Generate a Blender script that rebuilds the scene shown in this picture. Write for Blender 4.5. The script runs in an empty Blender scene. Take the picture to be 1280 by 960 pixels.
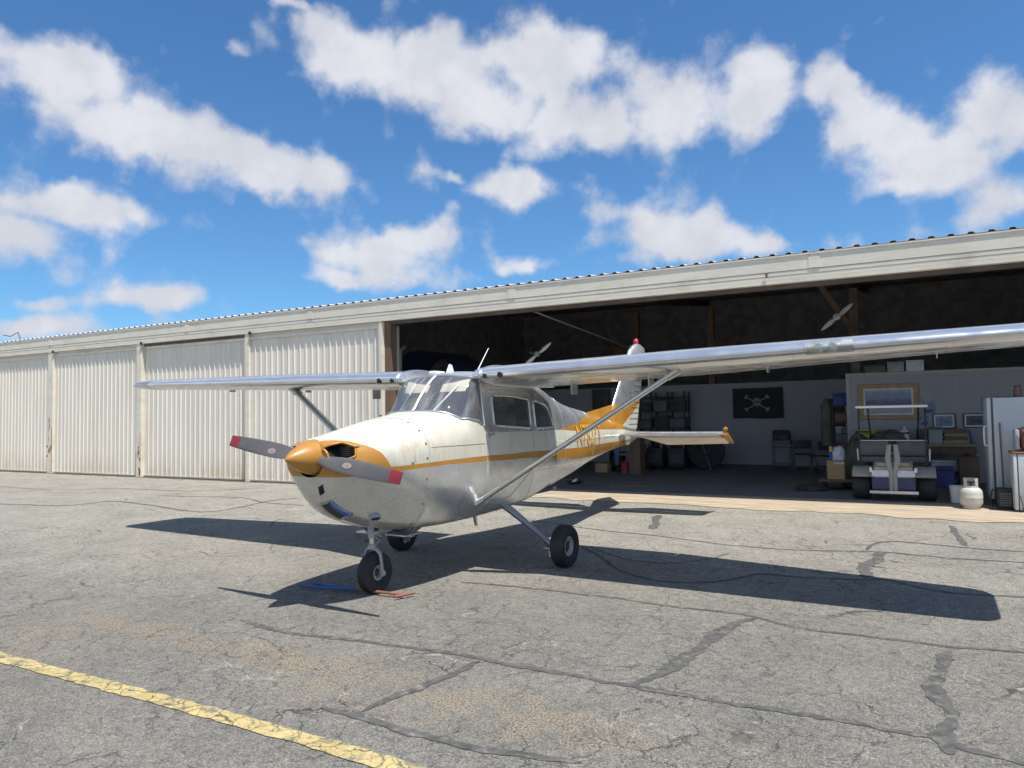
import bpy, bmesh, math, random
import numpy as np
from mathutils import Vector, Matrix, geometry
R = math.radians
C = bpy.context.scene.collection
random.seed(7)
# ------------------------------------------------------------------ helpers
class MB:
    """collects simple shapes, then links them as ONE mesh object"""
    def __init__(s): s.v = []; s.f = []; s.m = []; s.cm = 0
    def add(s, vs, fs, m=None):
        o = len(s.v); s.v += [tuple(p) for p in vs]
        for f in fs: s.f.append([o + i for i in f]); s.m.append(s.cm if m is None else m)
        return s
    def box(s, x0, x1, y0, y1, z0, z1, M=None, m=None, b=0.0):
        if b:
            bm = bmesh.new(); bmesh.ops.create_cube(bm, size=1.0)
            bmesh.ops.scale(bm, vec=(x1-x0, y1-y0, z1-z0), verts=bm.verts)
            bmesh.ops.translate(bm, vec=((x0+x1)/2, (y0+y1)/2, (z0+z1)/2), verts=bm.verts)
            bmesh.ops.bevel(bm, geom=list(bm.edges), offset=b, segments=2, affect='EDGES', profile=.5)
            vs = [v.co.copy() for v in bm.verts]; bm.verts.index_update()
            fs = [[v.index for v in f.verts] for f in bm.faces]; bm.free()
        else:
            vs = [Vector(p) for p in ((x0,y0,z0),(x1,y0,z0),(x1,y1,z0),(x0,y1,z0),(x0,y0,z1),(x1,y0,z1),(x1,y1,z1),(x0,y1,z1))]
            fs = [(0,3,2,1),(4,5,6,7),(0,1,5,4),(1,2,6,5),(2,3,7,6),(3,0,4,7)]
        if M is not None: vs = [M @ v for v in vs]
        return s.add(vs, fs, m)
    def tube(s, pts, r, n=10, cap=True, m=None, flat=None):
        pts = [Vector(p) for p in pts]; k = len(pts)
        rs = r if isinstance(r, (list, tuple)) else [r]*k
        rings = []; up = None
        for i, p in enumerate(pts):
            t = (pts[min(i+1,k-1)] - pts[max(i-1,0)]).normalized()
            if up is None:
                up = Vector((0,0,1)) if abs(t.z) < .9 else Vector((1,0,0))
                if flat is not None: up = Vector(flat)
            a = t.cross(up).normalized(); b = a.cross(t).normalized(); up = b
            rr = rs[i]; ra, rb = rr if isinstance(rr, tuple) else (rr, rr)
            rings.append([p + a*(ra*math.cos(2*math.pi*j/n)) + b*(rb*math.sin(2*math.pi*j/n)) for j in range(n)])
        vs = [q for g in rings for q in g]; fs = []
        for i in range(k-1):
            for j in range(n):
                fs.append((i*n+j, i*n+(j+1)%n, (i+1)*n+(j+1)%n, (i+1)*n+j))
        if cap: fs += [tuple(range(n))[::-1], tuple((k-1)*n+j for j in range(n))]
        return s.add(vs, fs, m)
    def lathe(s, prof, c=(0,0,0), axis='z', n=28, m=None, cap=True):
        """prof: list of (radius, height)"""
        vs = []; fs = []; k = len(prof)
        for r, h in prof:
            for j in range(n):
                a = 2*math.pi*j/n; p = (r*math.cos(a), r*math.sin(a), h)
                if axis == 'x': p = (p[2], p[0], p[1])
                if axis == 'y': p = (p[1], p[2], p[0])
                vs.append((p[0]+c[0], p[1]+c[1], p[2]+c[2]))
        for i in range(k-1):
            for j in range(n): fs.append((i*n+j, i*n+(j+1)%n, (i+1)*n+(j+1)%n, (i+1)*n+j))
        if cap and prof[0][0] > 1e-6: fs.append(tuple(range(n))[::-1])
        if cap and prof[-1][0] > 1e-6: fs.append(tuple((k-1)*n+j for j in range(n)))
        return s.add(vs, fs, m)
    def prism(s, poly, d0, d1, axis='y', m=None):
        """2D polygon (a,b) extruded along an axis: y -> (a,d,b), x -> (d,a,b), z -> (a,b,d)"""
        def P(a, b, d): return {'y': (a,d,b), 'x': (d,a,b), 'z': (a,b,d)}[axis]
        n = len(poly); vs = [P(a,b,d0) for a,b in poly] + [P(a,b,d1) for a,b in poly]
        fs = [tuple(range(n)), tuple(range(2*n-1, n-1, -1))] + [(i, n+i, n+(i+1)%n, (i+1)%n) for i in range(n)]
        return s.add(vs, fs, m)
    def loft(s, secs, closed=True, cap=True, m=None):
        n = len(secs[0]); vs = [p for g in secs for p in g]; fs = []
        for i in range(len(secs)-1):
            for j in range(n if closed else n-1):
                fs.append((i*n+j, i*n+(j+1)%n, (i+1)*n+(j+1)%n, (i+1)*n+j))
        if cap and closed: fs += [tuple(range(n))[::-1], tuple((len(secs)-1)*n+j for j in range(n))]
        return s.add(vs, fs, m)
    def build(s, name, mats, parent=None, smooth=40, recalc=True, loc=None, rz=0, bevel=0):
        me = bpy.data.meshes.new(name)
        bm = bmesh.new(); bv = [bm.verts.new(p) for p in s.v]
        for f, m in zip(s.f, s.m):
            try:
                nf = bm.faces.new([bv[i] for i in f]); nf.material_index = m
            except ValueError: pass
        if recalc:
            bmesh.ops.remove_doubles(bm, verts=bm.verts, dist=1e-5)
            bmesh.ops.recalc_face_normals(bm, faces=bm.faces)
        if bevel:
            ed = [e for e in bm.edges if len(e.link_faces) == 2 and e.calc_face_angle(0) > .6]
            bmesh.ops.bevel(bm, geom=ed, offset=bevel, segments=2, affect='EDGES', profile=.5, clamp_overlap=True)
        bm.to_mesh(me); bm.free()
        for mt in (mats if isinstance(mats, (list, tuple)) else [mats]): me.materials.append(mt)
        if smooth:
            me.shade_smooth(); me.set_sharp_from_angle(angle=R(smooth))
        o = bpy.data.objects.new(name, me); C.objects.link(o)
        if parent is not None: o.parent = parent
        if loc: o.location = loc
        if rz: o.rotation_euler = (0,0,rz)
        return o
def build_each(mb, name, mats, parent=None, **k):
    """every separate piece collected in mb becomes a mesh object of its own"""
    par = list(range(len(mb.v)))
    def root(i):
        while par[i] != i: par[i] = par[par[i]]; i = par[i]
        return i
    for f in mb.f:
        for i in f[1:]: par[root(i)] = root(f[0])
    sets = {}
    for q, f in enumerate(mb.f): sets.setdefault(root(f[0]), []).append(q)
    out = []
    for qs in sets.values():
        m2 = MB(); mp = {}
        for q in qs:
            for i in mb.f[q]:
                if i not in mp: mp[i] = len(m2.v); m2.v.append(mb.v[i])
            m2.f.append([mp[i] for i in mb.f[q]]); m2.m.append(mb.m[q])
        out.append(m2.build(name, mats, parent, **k))
    return out
def thing(name, label, cat, loc=(0,0,0), rz=0, group=None):
    o = bpy.data.objects.new(name, None); C.objects.link(o); o.empty_display_size = .2
    o.location = loc; o.rotation_euler = (0,0,rz)
    return tag(o, label, cat, group)
def tag(o, label, cat, group=None):
    o['label'] = label; o['category'] = cat
    if group: o['group'] = group
    return o
def struct(o): o['kind'] = 'structure'; return o
def mesh_only(name, bm_v, bm_f, mats, parent=None):
    me = bpy.data.meshes.new(name); me.from_pydata(bm_v, [], bm_f); me.update()
    for mt in mats: me.materials.append(mt)
    o = bpy.data.objects.new(name, me); C.objects.link(o)
    if parent is not None: o.parent = parent
    return o
# ------------------------------------------------------------------ materials
class NT:
    def __init__(s, mat): s.t = mat.node_tree; s.n = s.t.nodes; s.l = s.t.links
    def new(s, typ, **k):
        n = s.n.new(typ)
        for a, b in k.items():
            if a.startswith('i_'):
                key = a[2:]; key = int(key) if key.isdigit() else key.replace('_', ' ')
                n.inputs[key].default_value = b
            else: setattr(n, a, b)
        return n
    def link(s, a, b): s.l.new(a, b)
    def val(s, x, sock):
        if hasattr(x, 'is_output') or hasattr(x, 'links'): s.l.new(x, sock)
        else: sock.default_value = x
    def math(s, op, a, b=0.0, c=0.0, clamp=False):
        n = s.n.new('ShaderNodeMath'); n.operation = op; n.use_clamp = clamp
        for i, x in enumerate((a, b, c)): s.val(x, n.inputs[i])
        return n.outputs[0]
    def mix(s, f, a, b, mode='MIX'):
        n = s.n.new('ShaderNodeMix'); n.data_type = 'RGBA'; n.blend_type = mode
        s.val(f, n.inputs[0])
        for i, x in ((6, a), (7, b)):
            if isinstance(x, tuple): x = (*x, 1) if len(x) == 3 else x
            s.val(x, n.inputs[i])
        return n.outputs[2]
    def noise(s, vec, scale, detail=4, rough=.55, dist=0, out=0):
        n = s.new('ShaderNodeTexNoise'); n.inputs['Scale'].default_value = scale
        n.inputs['Detail'].default_value = detail; n.inputs['Roughness'].default_value = rough
        n.inputs['Distortion'].default_value = dist
        if vec is not None: s.l.new(vec, n.inputs['Vector'])
        return n.outputs[out]
    def ramp(s, f, lo, hi, a=0.0, b=1.0):
        n = s.new('ShaderNodeMapRange', interpolation_type='SMOOTHSTEP'); s.val(f, n.inputs[0])
        for i, x in enumerate((lo, hi, a, b)): n.inputs[i+1].default_value = x
        return n.outputs[0]
    def obj(s): return s.new('ShaderNodeTexCoord').outputs['Object']
    def scale(s, v, sc):
        n = s.new('ShaderNodeMapping'); n.inputs['Scale'].default_value = sc; s.l.new(v, n.inputs['Vector']); return n.outputs[0]
def mat(name, col, rough=.5, metal=0.0, var=.25, vscale=3.0, dirt=None, dirt_amt=.4, dscale=2.0, stretch=(1,1,1), bump=0.0, bscale=40, spec=.5, coat=0, rvar=.1):
    """painted / plain surface with uneven tone, an optional dirt colour and a fine bump"""
    m = bpy.data.materials.new(name); m.use_nodes = True; t = NT(m); b = t.n['Principled BSDF']
    v = t.obj(); v2 = t.scale(v, stretch)
    n1 = t.noise(v2, vscale, 5, .6)
    dark = tuple(c*(1-var) for c in col); lite = tuple(min(1, c*(1+var*.6)) for c in col)
    c = t.mix(t.ramp(n1, .25, .75), dark, lite)
    if dirt:
        n2 = t.noise(v2, dscale, 8, .7, .3)
        c = t.mix(t.math('MULTIPLY', t.ramp(n2, .5, .75), dirt_amt), c, dirt)
    t.link(c, b.inputs['Base Color'])
    n3 = t.noise(v, vscale*4, 4)
    t.link(t.ramp(n3, .2, .8, max(.02, rough-rvar), min(1, rough+rvar)), b.inputs['Roughness'])
    b.inputs['Metallic'].default_value = metal; b.inputs['Specular IOR Level'].default_value = spec
    b.inputs['Coat Weight'].default_value = coat
    if bump:
        bn = t.new('ShaderNodeBump'); bn.inputs['Strength'].default_value = bump; bn.inputs['Distance'].default_value = .01
        t.link(t.noise(v, bscale, 6, .65), bn.inputs['Height']); t.link(bn.outputs[0], b.inputs['Normal'])
    return m
M = {}
M['cream'] = mat('cream_paint', (.64,.62,.53), .38, var=.06, vscale=2.5, dirt=(.55,.43,.27), dirt_amt=.45, dscale=3.2, stretch=(2.2,2.2,.6), coat=.2)
def stain_cream():
    """runs of oil and rust behind the cowl fasteners on the flanks"""
    m = M['cream']; t = NT(m); b = t.n['Principled BSDF']; v = t.obj(); sp = t.new('ShaderNodeSeparateXYZ'); t.link(v, sp.inputs[0])
    old = b.inputs['Base Color'].links[0].from_socket
    run = t.noise(t.scale(v, (9,9,1.6)), 3.0, 5, .65); blot = t.noise(v, 7, 5, .7)
    gx = t.math('POWER', 2.718, t.math('MULTIPLY', t.math('POWER', t.math('ABSOLUTE', t.math('MULTIPLY', t.math('ADD', sp.outputs[0], 1.05), 2.4)), 2.0), -1.0))
    gz = t.ramp(sp.outputs[2], 1.46, 1.28)
    f = t.math('MULTIPLY', t.math('MULTIPLY', gx, gz), t.math('ADD', t.ramp(run, .46, .72), t.math('MULTIPLY', t.ramp(blot, .52, .7), .6), clamp=True))
    run2 = t.math('MULTIPLY', t.ramp(t.noise(t.scale(v, (14,14,.8)), 2.2, 4, .6), .60, .78), .5)
    c = t.mix(t.math('MULTIPLY', f, .75), old, (.50,.36,.20)); c = t.mix(t.math('MULTIPLY', run2, t.ramp(sp.outputs[2], 1.42, 1.2)), c, (.50,.40,.26)); t.link(c, b.inputs['Base Color'])
stain_cream()
M['gold'] = mat('gold_paint', (.46,.215,.03), .4, var=.12, dirt=(.30,.14,.02), dirt_amt=.5, coat=.3)
M['gold_dark'] = mat('brown_gold_paint', (.33,.155,.03), .4, var=.15, dirt=(.2,.1,.03), dirt_amt=.4)
M['yellow_let'] = mat('letter_yellow', (.74,.42,.05), .4, var=.1)
M['greyw'] = mat('grey_cowl_paint', (.60,.595,.565), .26, metal=.6, var=.08, dirt=(.42,.38,.31), dirt_amt=.4, dscale=4, coat=.15)
def alu_mat(name, col, rough, bumpd=.0015, panel=0.0):
    m = bpy.data.materials.new(name); m.use_nodes = True; t = NT(m); b = t.n['Principled BSDF']; v = t.obj()
    n1 = t.noise(t.scale(v, (1,1,1)), 3.5, 4, .55)
    c = t.mix(t.ramp(n1, .3, .75), tuple(x*.88 for x in col), col); t.link(c, b.inputs['Base Color'])
    t.link(t.ramp(t.noise(v, 5, 2, .5), .25, .8, rough*.8, rough*1.3), b.inputs['Roughness'])
    b.inputs['Metallic'].default_value = .78 if name.startswith('satin') else .92
    bn = t.new('ShaderNodeBump'); bn.inputs['Strength'].default_value = .35; bn.inputs['Distance'].default_value = bumpd*10
    t.link(t.noise(v, 2.6, 1, .4), bn.inputs['Height']); t.link(bn.outputs[0], b.inputs['Normal'])
    return m
M['alu'] = alu_mat('polished_aluminium', (.80,.80,.79), .22)
M['alu2'] = alu_mat('dull_aluminium', (.70,.71,.71), .36, .0008)
M['wing_alu'] = alu_mat('satin_wing_skin', (.80,.80,.80), .22, .0050)
M['hullalu'] = alu_mat('satin_hull_skin', (.77,.775,.775), .30, .0009)
M['steel'] = mat('bare_steel', (.55,.55,.55), .3, metal=.9, var=.15)
M['gear'] = mat('grey_gear_paint', (.36,.37,.39), .4, var=.1, dirt=(.2,.19,.17), dirt_amt=.5)
M['tyre'] = mat('tyre_rubber', (.022,.022,.024), .75, var=.3, dirt=(.09,.085,.075), dirt_amt=.35, dscale=6, bump=.2)
M['prop'] = mat('propeller_grey', (.102,.097,.098), .45, var=.12, dirt=(.25,.22,.2), dirt_amt=.25, dscale=7)
M['red'] = mat('red_tip_paint', (.25,.026,.03), .45, var=.12)
M['black'] = mat('black_plastic', (.02,.02,.022), .5, var=.2)
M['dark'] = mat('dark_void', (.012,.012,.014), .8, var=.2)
M['decal'] = mat('pale_decal', (.26,.24,.235), .5, var=.1)
M['decal_red'] = mat('faded_red_decal', (.28,.18,.17), .5, var=.1)
M['panelblk'] = mat('instrument_black', (.03,.03,.033), .6)
M['seat'] = mat('grey_upholstery', (.09,.09,.10), .85, var=.2, bump=.15)
M['headliner'] = mat('cream_headliner', (.55,.50,.40), .8, var=.08)
M['visor'] = mat('cream_visor', (.66,.60,.46), .7, var=.06)
M['blue_tape'] = mat('blue_tape', (.05,.13,.45), .5, var=.15)
M['mesh_filter'] = mat('intake_filter', (.05,.047,.042), .7, var=.4, vscale=40)
M['beacon'] = mat('red_beacon_glass', (.42,.03,.05), .15, var=.1)
M['bag'] = mat('silver_bag', (.62,.64,.67), .3, metal=.5, var=.12, bump=.4, bscale=25)
M['white'] = mat('white_plastic', (.75,.75,.73), .4, var=.05)
M['cyl'] = mat('dark_cylinder', (.09,.085,.08), .6, metal=.5)  # dark tone so the fins stand out less in the inlet
def glass_mat(name, tint, gl=.10, haze=0.0):
    m = bpy.data.materials.new(name); m.use_nodes = True; t = NT(m)
    for n in list(t.n):
        if n.type != 'OUTPUT_MATERIAL': t.n.remove(n)
    out = [n for n in t.n if n.type == 'OUTPUT_MATERIAL'][0]
    tr = t.new('ShaderNodeBsdfTransparent'); tr.inputs[0].default_value = (*tint, 1)
    g = t.new('ShaderNodeBsdfGlossy'); g.inputs['Roughness'].default_value = .03; g.inputs[0].default_value = (.95,.97,1,1)
    fr = t.new('ShaderNodeFresnel'); fr.inputs[0].default_value = 1.5
    mx = t.new('ShaderNodeMixShader'); t.link(t.math('ADD', t.math('MULTIPLY', fr.outputs[0], 1.0), gl, clamp=True), mx.inputs[0])
    t.link(tr.outputs[0], mx.inputs[1]); t.link(g.outputs[0], mx.inputs[2]); sh = mx.outputs[0]
    if haze:
        d = t.new('ShaderNodeBsdfDiffuse'); d.inputs[0].default_value = (.75,.77,.8,1)
        v = t.obj(); nz = t.noise(t.scale(v, (1.2,9,1.2)), 1.6, 5, .6)
        f = t.ramp(nz, .42, .80, .10, haze)  # pale streaks painted in for reflections on the crazed perspex
        m2 = t.new('ShaderNodeMixShader'); t.link(f, m2.inputs[0]); t.link(sh, m2.inputs[1]); t.link(d.outputs[0], m2.inputs[2]); sh = m2.outputs[0]
    t.link(sh, out.inputs[0]); return m
M['glass'] = glass_mat('side_window_perspex', (.86,.88,.87), .03, .10)
M['wglass'] = glass_mat('windshield_perspex', (.97,.98,.98), .05, .36)
M['lens'] = glass_mat('landing_light_lens', (.9,.92,.9), .15)

# ------------------------------------------------------------------ the aircraft
AC = thing('light_aircraft', 'silver cream and gold single engine high wing aeroplane parked on the cracked apron', 'airplane', (0,0,0), R(-91.478))
ST = [ # s, x, nine (y,z) points from bottom centre to top centre
 (-.10,-.235,[(0,1.10),(.04,1.103),(.08,1.115),(.12,1.15),(.14,1.20),(.135,1.25),(.11,1.29),(.065,1.31),(0,1.315)]),
 (.06,-.245,[(0,1.03),(.065,1.033),(.125,1.055),(.19,1.115),(.225,1.20),(.22,1.27),(.18,1.325),(.10,1.35),(0,1.355)]),
 (.22,-.262,[(0,.955),(.07,.96),(.135,.99),(.225,1.085),(.300,1.195),(.29,1.285),(.23,1.348),(.125,1.38),(0,1.386)]),
 (.30,-.31,[(0,.885),(.075,.89),(.15,.925),(.26,1.045),(.345,1.18),(.335,1.292),(.265,1.362),(.145,1.396),(0,1.403)]),
 (.44,-.44,[(0,.775),(.09,.78),(.185,.825),(.315,.985),(.41,1.165),(.395,1.297),(.312,1.38),(.17,1.420),(0,1.428)]),
 (.63,-.63,[(0,.685),(.12,.692),(.245,.76),(.385,.955),(.460,1.155),(.448,1.31),(.35,1.408),(.19,1.455),(0,1.465)]),
 (.88,-.88,[(0,.605),(.16,.613),(.310,.70),(.450,.925),(.498,1.15),(.482,1.325),(.38,1.448),(.21,1.505),(0,1.516)]),
 (1.16,-1.16,[(0,.55),(.22,.56),(.395,.67),(.50,.90),(.525,1.15),(.51,1.345),(.41,1.487),(.23,1.560),(0,1.573)]),
 (1.45,-1.45,[(0,.53),(.25,.54),(.42,.64),(.52,.88),(.54,1.15),(.528,1.365),(.44,1.517),(.255,1.602),(0,1.618)]),
 (1.58,-1.58,[(0,.527),(.26,.535),(.43,.63),(.525,.88),(.545,1.15),(.535,1.378),(.452,1.530),(.265,1.622),(0,1.640)]),
 (1.72,-1.72,[(0,.525),(.26,.53),(.435,.625),(.53,.88),(.547,1.15),(.540,1.395),(.463,1.545),(.30,1.735),(0,1.79)]),
 (1.86,-1.86,[(0,.525),(.27,.53),(.44,.62),(.53,.88),(.55,1.15),(.545,1.415),(.483,1.655),(.37,1.87),(0,1.925)]),
 (2.0,-2.0,[(0,.525),(.27,.53),(.44,.62),(.53,.88),(.55,1.15),(.547,1.430),(.500,1.80),(.43,1.955),(0,2.015)]),
 (2.14,-2.14,[(0,.527),(.27,.532),(.44,.622),(.53,.88),(.55,1.15),(.549,1.437),(.506,1.86),(.45,1.99),(0,2.05)]),
 (2.5,-2.5,[(0,.535),(.27,.54),(.44,.63),(.53,.885),(.552,1.15),(.550,1.435),(.508,1.865),(.455,2.01),(0,2.08)]),
 (3.0,-3.0,[(0,.56),(.27,.565),(.43,.65),(.525,.90),(.547,1.16),(.542,1.43),(.50,1.83),(.44,1.99),(0,2.06)]),
 (3.5,-3.5,[(0,.62),(.26,.625),(.41,.70),(.505,.92),(.527,1.16),(.518,1.41),(.468,1.76),(.38,1.92),(0,1.98)]),
 (4.05,-4.05,[(0,.70),(.23,.705),(.36,.78),(.445,.95),(.465,1.17),(.45,1.39),(.39,1.66),(.27,1.81),(0,1.865)]),
 (4.7,-4.7,[(0,.79),(.19,.795),(.30,.86),(.365,1.0),(.38,1.19),(.37,1.36),(.31,1.56),(.19,1.69),(0,1.738)]),
 (5.4,-5.4,[(0,.90),(.14,.905),(.22,.96),(.27,1.06),(.285,1.22),(.275,1.35),(.225,1.50),(.13,1.61),(0,1.645)]),
 (6.1,-6.1,[(0,.985),(.10,.99),(.15,1.03),(.18,1.11),(.19,1.23),(.185,1.33),(.155,1.44),(.09,1.52),(0,1.545)]),
 (6.7,-6.7,[(0,1.04),(.07,1.045),(.105,1.07),(.12,1.14),(.125,1.23),(.12,1.31),(.10,1.395),(.06,1.45),(0,1.465)]),
 (7.3,-7.3,[(0,1.08),(.035,1.085),(.05,1.11),(.058,1.16),(.06,1.23),(.056,1.29),(.045,1.345),(.025,1.38),(0,1.39)]),
 (7.72,-7.72,[(0,1.14),(.012,1.145),(.018,1.16),(.02,1.18),(.02,1.23),(.02,1.27),(.017,1.31),(.01,1.325),(0,1.33)])]
SS = np.array([a[0] for a in ST]); SX = np.array([a[1] for a in ST]); SP = np.array([a[2] for a in ST])
def pchip_d(x, y):
    h = np.diff(x); dl = np.diff(y, axis=0)/h.reshape(-1, *([1]*(y.ndim-1)))
    d = np.zeros_like(y)
    for i in range(1, len(x)-1):
        w1 = 2*h[i]+h[i-1]; w2 = h[i]+2*h[i-1]; a, b = dl[i-1], dl[i]
        ok = a*b > 0
        with np.errstate(divide='ignore', invalid='ignore'):
            d[i] = np.where(ok, (w1+w2)/(w1/np.where(ok, a, 1)+w2/np.where(ok, b, 1)), 0)
    d[0] = dl[0]; d[-1] = dl[-1]; return d
DP = pchip_d(SS, SP); DX = pchip_d(SS, SX)
def herm(i, u, h, y, d):
    return y[i]*(2*u**3-3*u**2+1)+h*d[i]*(u**3-2*u**2+u)+y[i+1]*(-2*u**3+3*u**2)+h*d[i+1]*(u**3-u**2)
def hull(s, t):
    """fuselage surface: s along, t in 0..8 from keel to spine (left side)"""
    s = min(max(s, SS[0]), SS[-1]); i = min(int(np.searchsorted(SS, s, side='right'))-1, len(SS)-2); i = max(i, 0)
    h = SS[i+1]-SS[i]; u = (s-SS[i])/h
    P = herm(i, u, h, SP, DP); x = herm(i, u, h, SX, DX)
    t = min(max(t, 0), 8); j = min(int(t), 7); w = t-j
    def g(k):
        if k < 0: return P[-k]*np.array([-1, 1])
        if k > 8: return P[16-k]*np.array([-1, 1])
        return P[k]
    p0, p1, p2, p3 = g(j-1), g(j), g(j+1), g(j+2)
    q = .5*((2*p1)+(p2-p0)*w+(2*p0-5*p1+4*p2-p3)*w*w+(3*p1-p0-3*p2+p3)*w**3)
    return Vector((x, max(q[0], 0), q[1]))
def hull_n(s, t):
    e = .02
    a = hull(min(s+e, SS[-1]), t)-hull(max(s-e, SS[0]), t); b = hull(s, min(t+e, 8))-hull(s, max(t-e, 0))
    n = a.cross(b)
    if n.length < 1e-9: return Vector((1,0,0))
    n.normalize(); c = hull(s, t)
    if n.y*c.y+n.z*(c.z-1.25)+ (n.x*2 if s < .2 else 0) < 0: n = -n
    if t <= 0 or t >= 8: n.y = 0; n.normalize()
    return n
def t_of(s, z, lo=0.0, hi=8.0):
    for _ in range(40):
        m = (lo+hi)/2
        if hull(s, m).z < z: lo = m
        else: hi = m
    return (lo+hi)/2
def xz(pts): return [(-x, t_of(-x, z)) for x, z in pts]
def dens(poly, closed=True, step=.08):
    out = []; n = len(poly)
    for i in range(n if closed else n-1):
        a, b = poly[i], poly[(i+1) % n]; L = math.hypot(b[0]-a[0], (b[1]-a[1])*.2); k = max(1, int(L/step))
        out += [(a[0]+(b[0]-a[0])*q/k, a[1]+(b[1]-a[1])*q/k) for q in range(k)]
    return out
def rounded(poly, r, n=5):
    out = []; k = len(poly)
    for i in range(k):
        p0, p1, p2 = Vector(poly[i-1]), Vector(poly[i]), Vector(poly[(i+1) % k])
        rr = r[i] if isinstance(r, (list, tuple)) else r
        a = p1+(p0-p1).normalized()*rr; b = p1+(p2-p1).normalized()*rr
        for q in range(n+1):
            u = q/n; out.append(tuple(a*(1-u)**2+p1*2*u*(1-u)+b*u*u))
    return out
# outlines in (s,t)
win1 = xz(rounded([(-2.24,1.80),(-3.03,1.765),(-3.03,1.44),(-2.24,1.485)], .05))
win2 = xz(rounded([(-3.15,1.755),(-3.52,1.705),(-3.66,1.44),(-3.15,1.435)], [.05,.12,.07,.05]))
wsh = dens([(1.585,8),(1.59,7.5),(1.605,7),(1.66,6.5),(1.755,6.0),(1.88,5.5),(2.055,5.12),(2.055,5.6),(2.06,6.4),(2.06,7.0),(2.01,7.5),(1.985,8)])
inlet = rounded([(.03,4.75),(.26,4.5),(.37,4.75),(.40,5.6),(.34,6.3),(.04,6.55)], .14)
rect = xz(rounded([(-.26,1.07),(-.345,1.07),(-.38,.985),(-.29,.985)], .01))
rect = [(.235,2.35),(.275,2.75),(.36,2.35),(.315,1.95)]
rect = rounded([(.20,1.35),(.20,1.75),(.285,1.75),(.285,1.35)], .01)
HOLES = [('win1', win1), ('win2', win2), ('wsh', wsh), ('inlet', inlet)]
gold_nose = dens([(-.12,8.1),(.27,8.1),(.30,7.5),(.35,7.0),(.42,6.2),(.50,5.55),(.60,4.9),(.70,t_of(.70,1.168)),(.70,t_of(.70,1.126))]+[(s,t_of(s,1.105)) for s in (.66,.55,.45,.36,.3,.22,.14,.06,0,-.06)]+[(-.12,t_of(-.1,1.105))])
stripe = dens(xz([(-.69,1.166),(-1.5,1.178),(-2.2,1.182),(-3.0,1.178),(-3.9,1.165),(-5,1.148),(-6,1.15),(-7.2,1.16),(-7.4,1.10),(-6.5,1.02),(-6.0,1.0),(-5,1.0),(-4.2,1.025),(-3.9,1.045),(-3.4,1.085),(-2.8,1.115),(-2.0,1.13),(-1.4,1.138),(-.69,1.128)]))
upgold = dens(xz([(-3.90,1.40),(-4.4,1.375),(-5.2,1.365),(-6.2,1.35),(-7.0,1.33)])+[(7.0,8.1),(6.0,8.1),(5.75,8.1)]+xz([(-5.4,1.575),(-4.7,1.475)]))
def cream_top(s):  # z of upper edge of the cream band on the sides
    return 1.405
cream1 = dens(xz([(-.70,1.168),(-1.5,1.18),(-2.2,1.184),(-3.0,1.18),(-3.9,1.167),(-5,1.15),(-6,1.152),(-7.3,1.162)])+[(7.72,5.0)]+xz([(-7.0,1.33),(-6.2,1.35),(-5.2,1.365),(-4.4,1.375),(-3.9,1.40),(-3.0,1.405),(-2.2,1.415)])+[(2.06,5.0),(2.055,5.12),(1.88,5.5),(1.755,6.0),(1.66,6.5),(1.605,7),(1.59,7.5),(1.585,8.1),(.27,8.1),(.30,7.5),(.35,7.0),(.42,6.2),(.50,5.55),(.60,4.9)])
chin = dens([(s,t_of(max(s,-.1),1.105)) for s in (-.12,-.06,0,.06,.14,.22,.3,.36,.45,.55,.7)]+xz([(-.8,1.127),(-1.2,1.134)])+[(1.2,-.1),(-.12,-.1)])
PAINT = [('gold_nose', gold_nose, 1), ('stripe', stripe, 1), ('upgold', upgold, 1), ('cream1', cream1, 0), ('chin', chin, 4)]
def inside(p, poly):
    x, y = p; c = False; n = len(poly); j = n-1
    for i in range(n):
        xi, yi = poly[i]; xj, yj = poly[j]
        if (yi > y) != (yj > y) and x < (xj-xi)*(y-yi)/(yj-yi)+xi: c = not c
        j = i
    return c
TS = .2
pts = []; edges = []
for s in np.concatenate([np.arange(SS[0], .6, .04), np.arange(.6, SS[-1]-.01, .065), [SS[-1]]]):
    for t in np.arange(0, 8.01, .25): pts.append(Vector((s, t*TS)))
for _, poly in HOLES + [(a, b) for a, b, _ in PAINT]:
    o = len(pts); n = len(poly)
    for p in poly: pts.append(Vector((min(max(p[0], SS[0]), SS[-1]), min(max(p[1], 0), 8)*TS)))
    edges += [(o+i, o+(i+1) % n) for i in range(n)]
vo, eo, fo, *_ = geometry.delaunay_2d_cdt(pts, edges, [], 0, 1e-5)
P3 = [hull(v[0], v[1]/TS) for v in vo]; N3 = [hull_n(v[0], v[1]/TS) for v in vo]
groups = {'hull': []}
for h, _ in HOLES: groups[h] = []
for f in fo:
    c = (sum(vo[i][0] for i in f)/3, sum(vo[i][1] for i in f)/3/TS)
    a3 = (P3[f[1]]-P3[f[0]]).cross(P3[f[2]]-P3[f[0]])
    if a3.length < 1e-10: continue
    g = 'hull'
    for h, poly in HOLES:
        if inside(c, poly): g = h
    mi = 2
    if g == 'hull':
        for _, poly, k in PAINT:
            if inside(c, poly): mi = k; break
    nn = N3[f[0]]+N3[f[1]]+N3[f[2]]
    groups[g].append((tuple(f) if a3.dot(nn) > 0 else (f[0], f[2], f[1]), mi))
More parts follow.
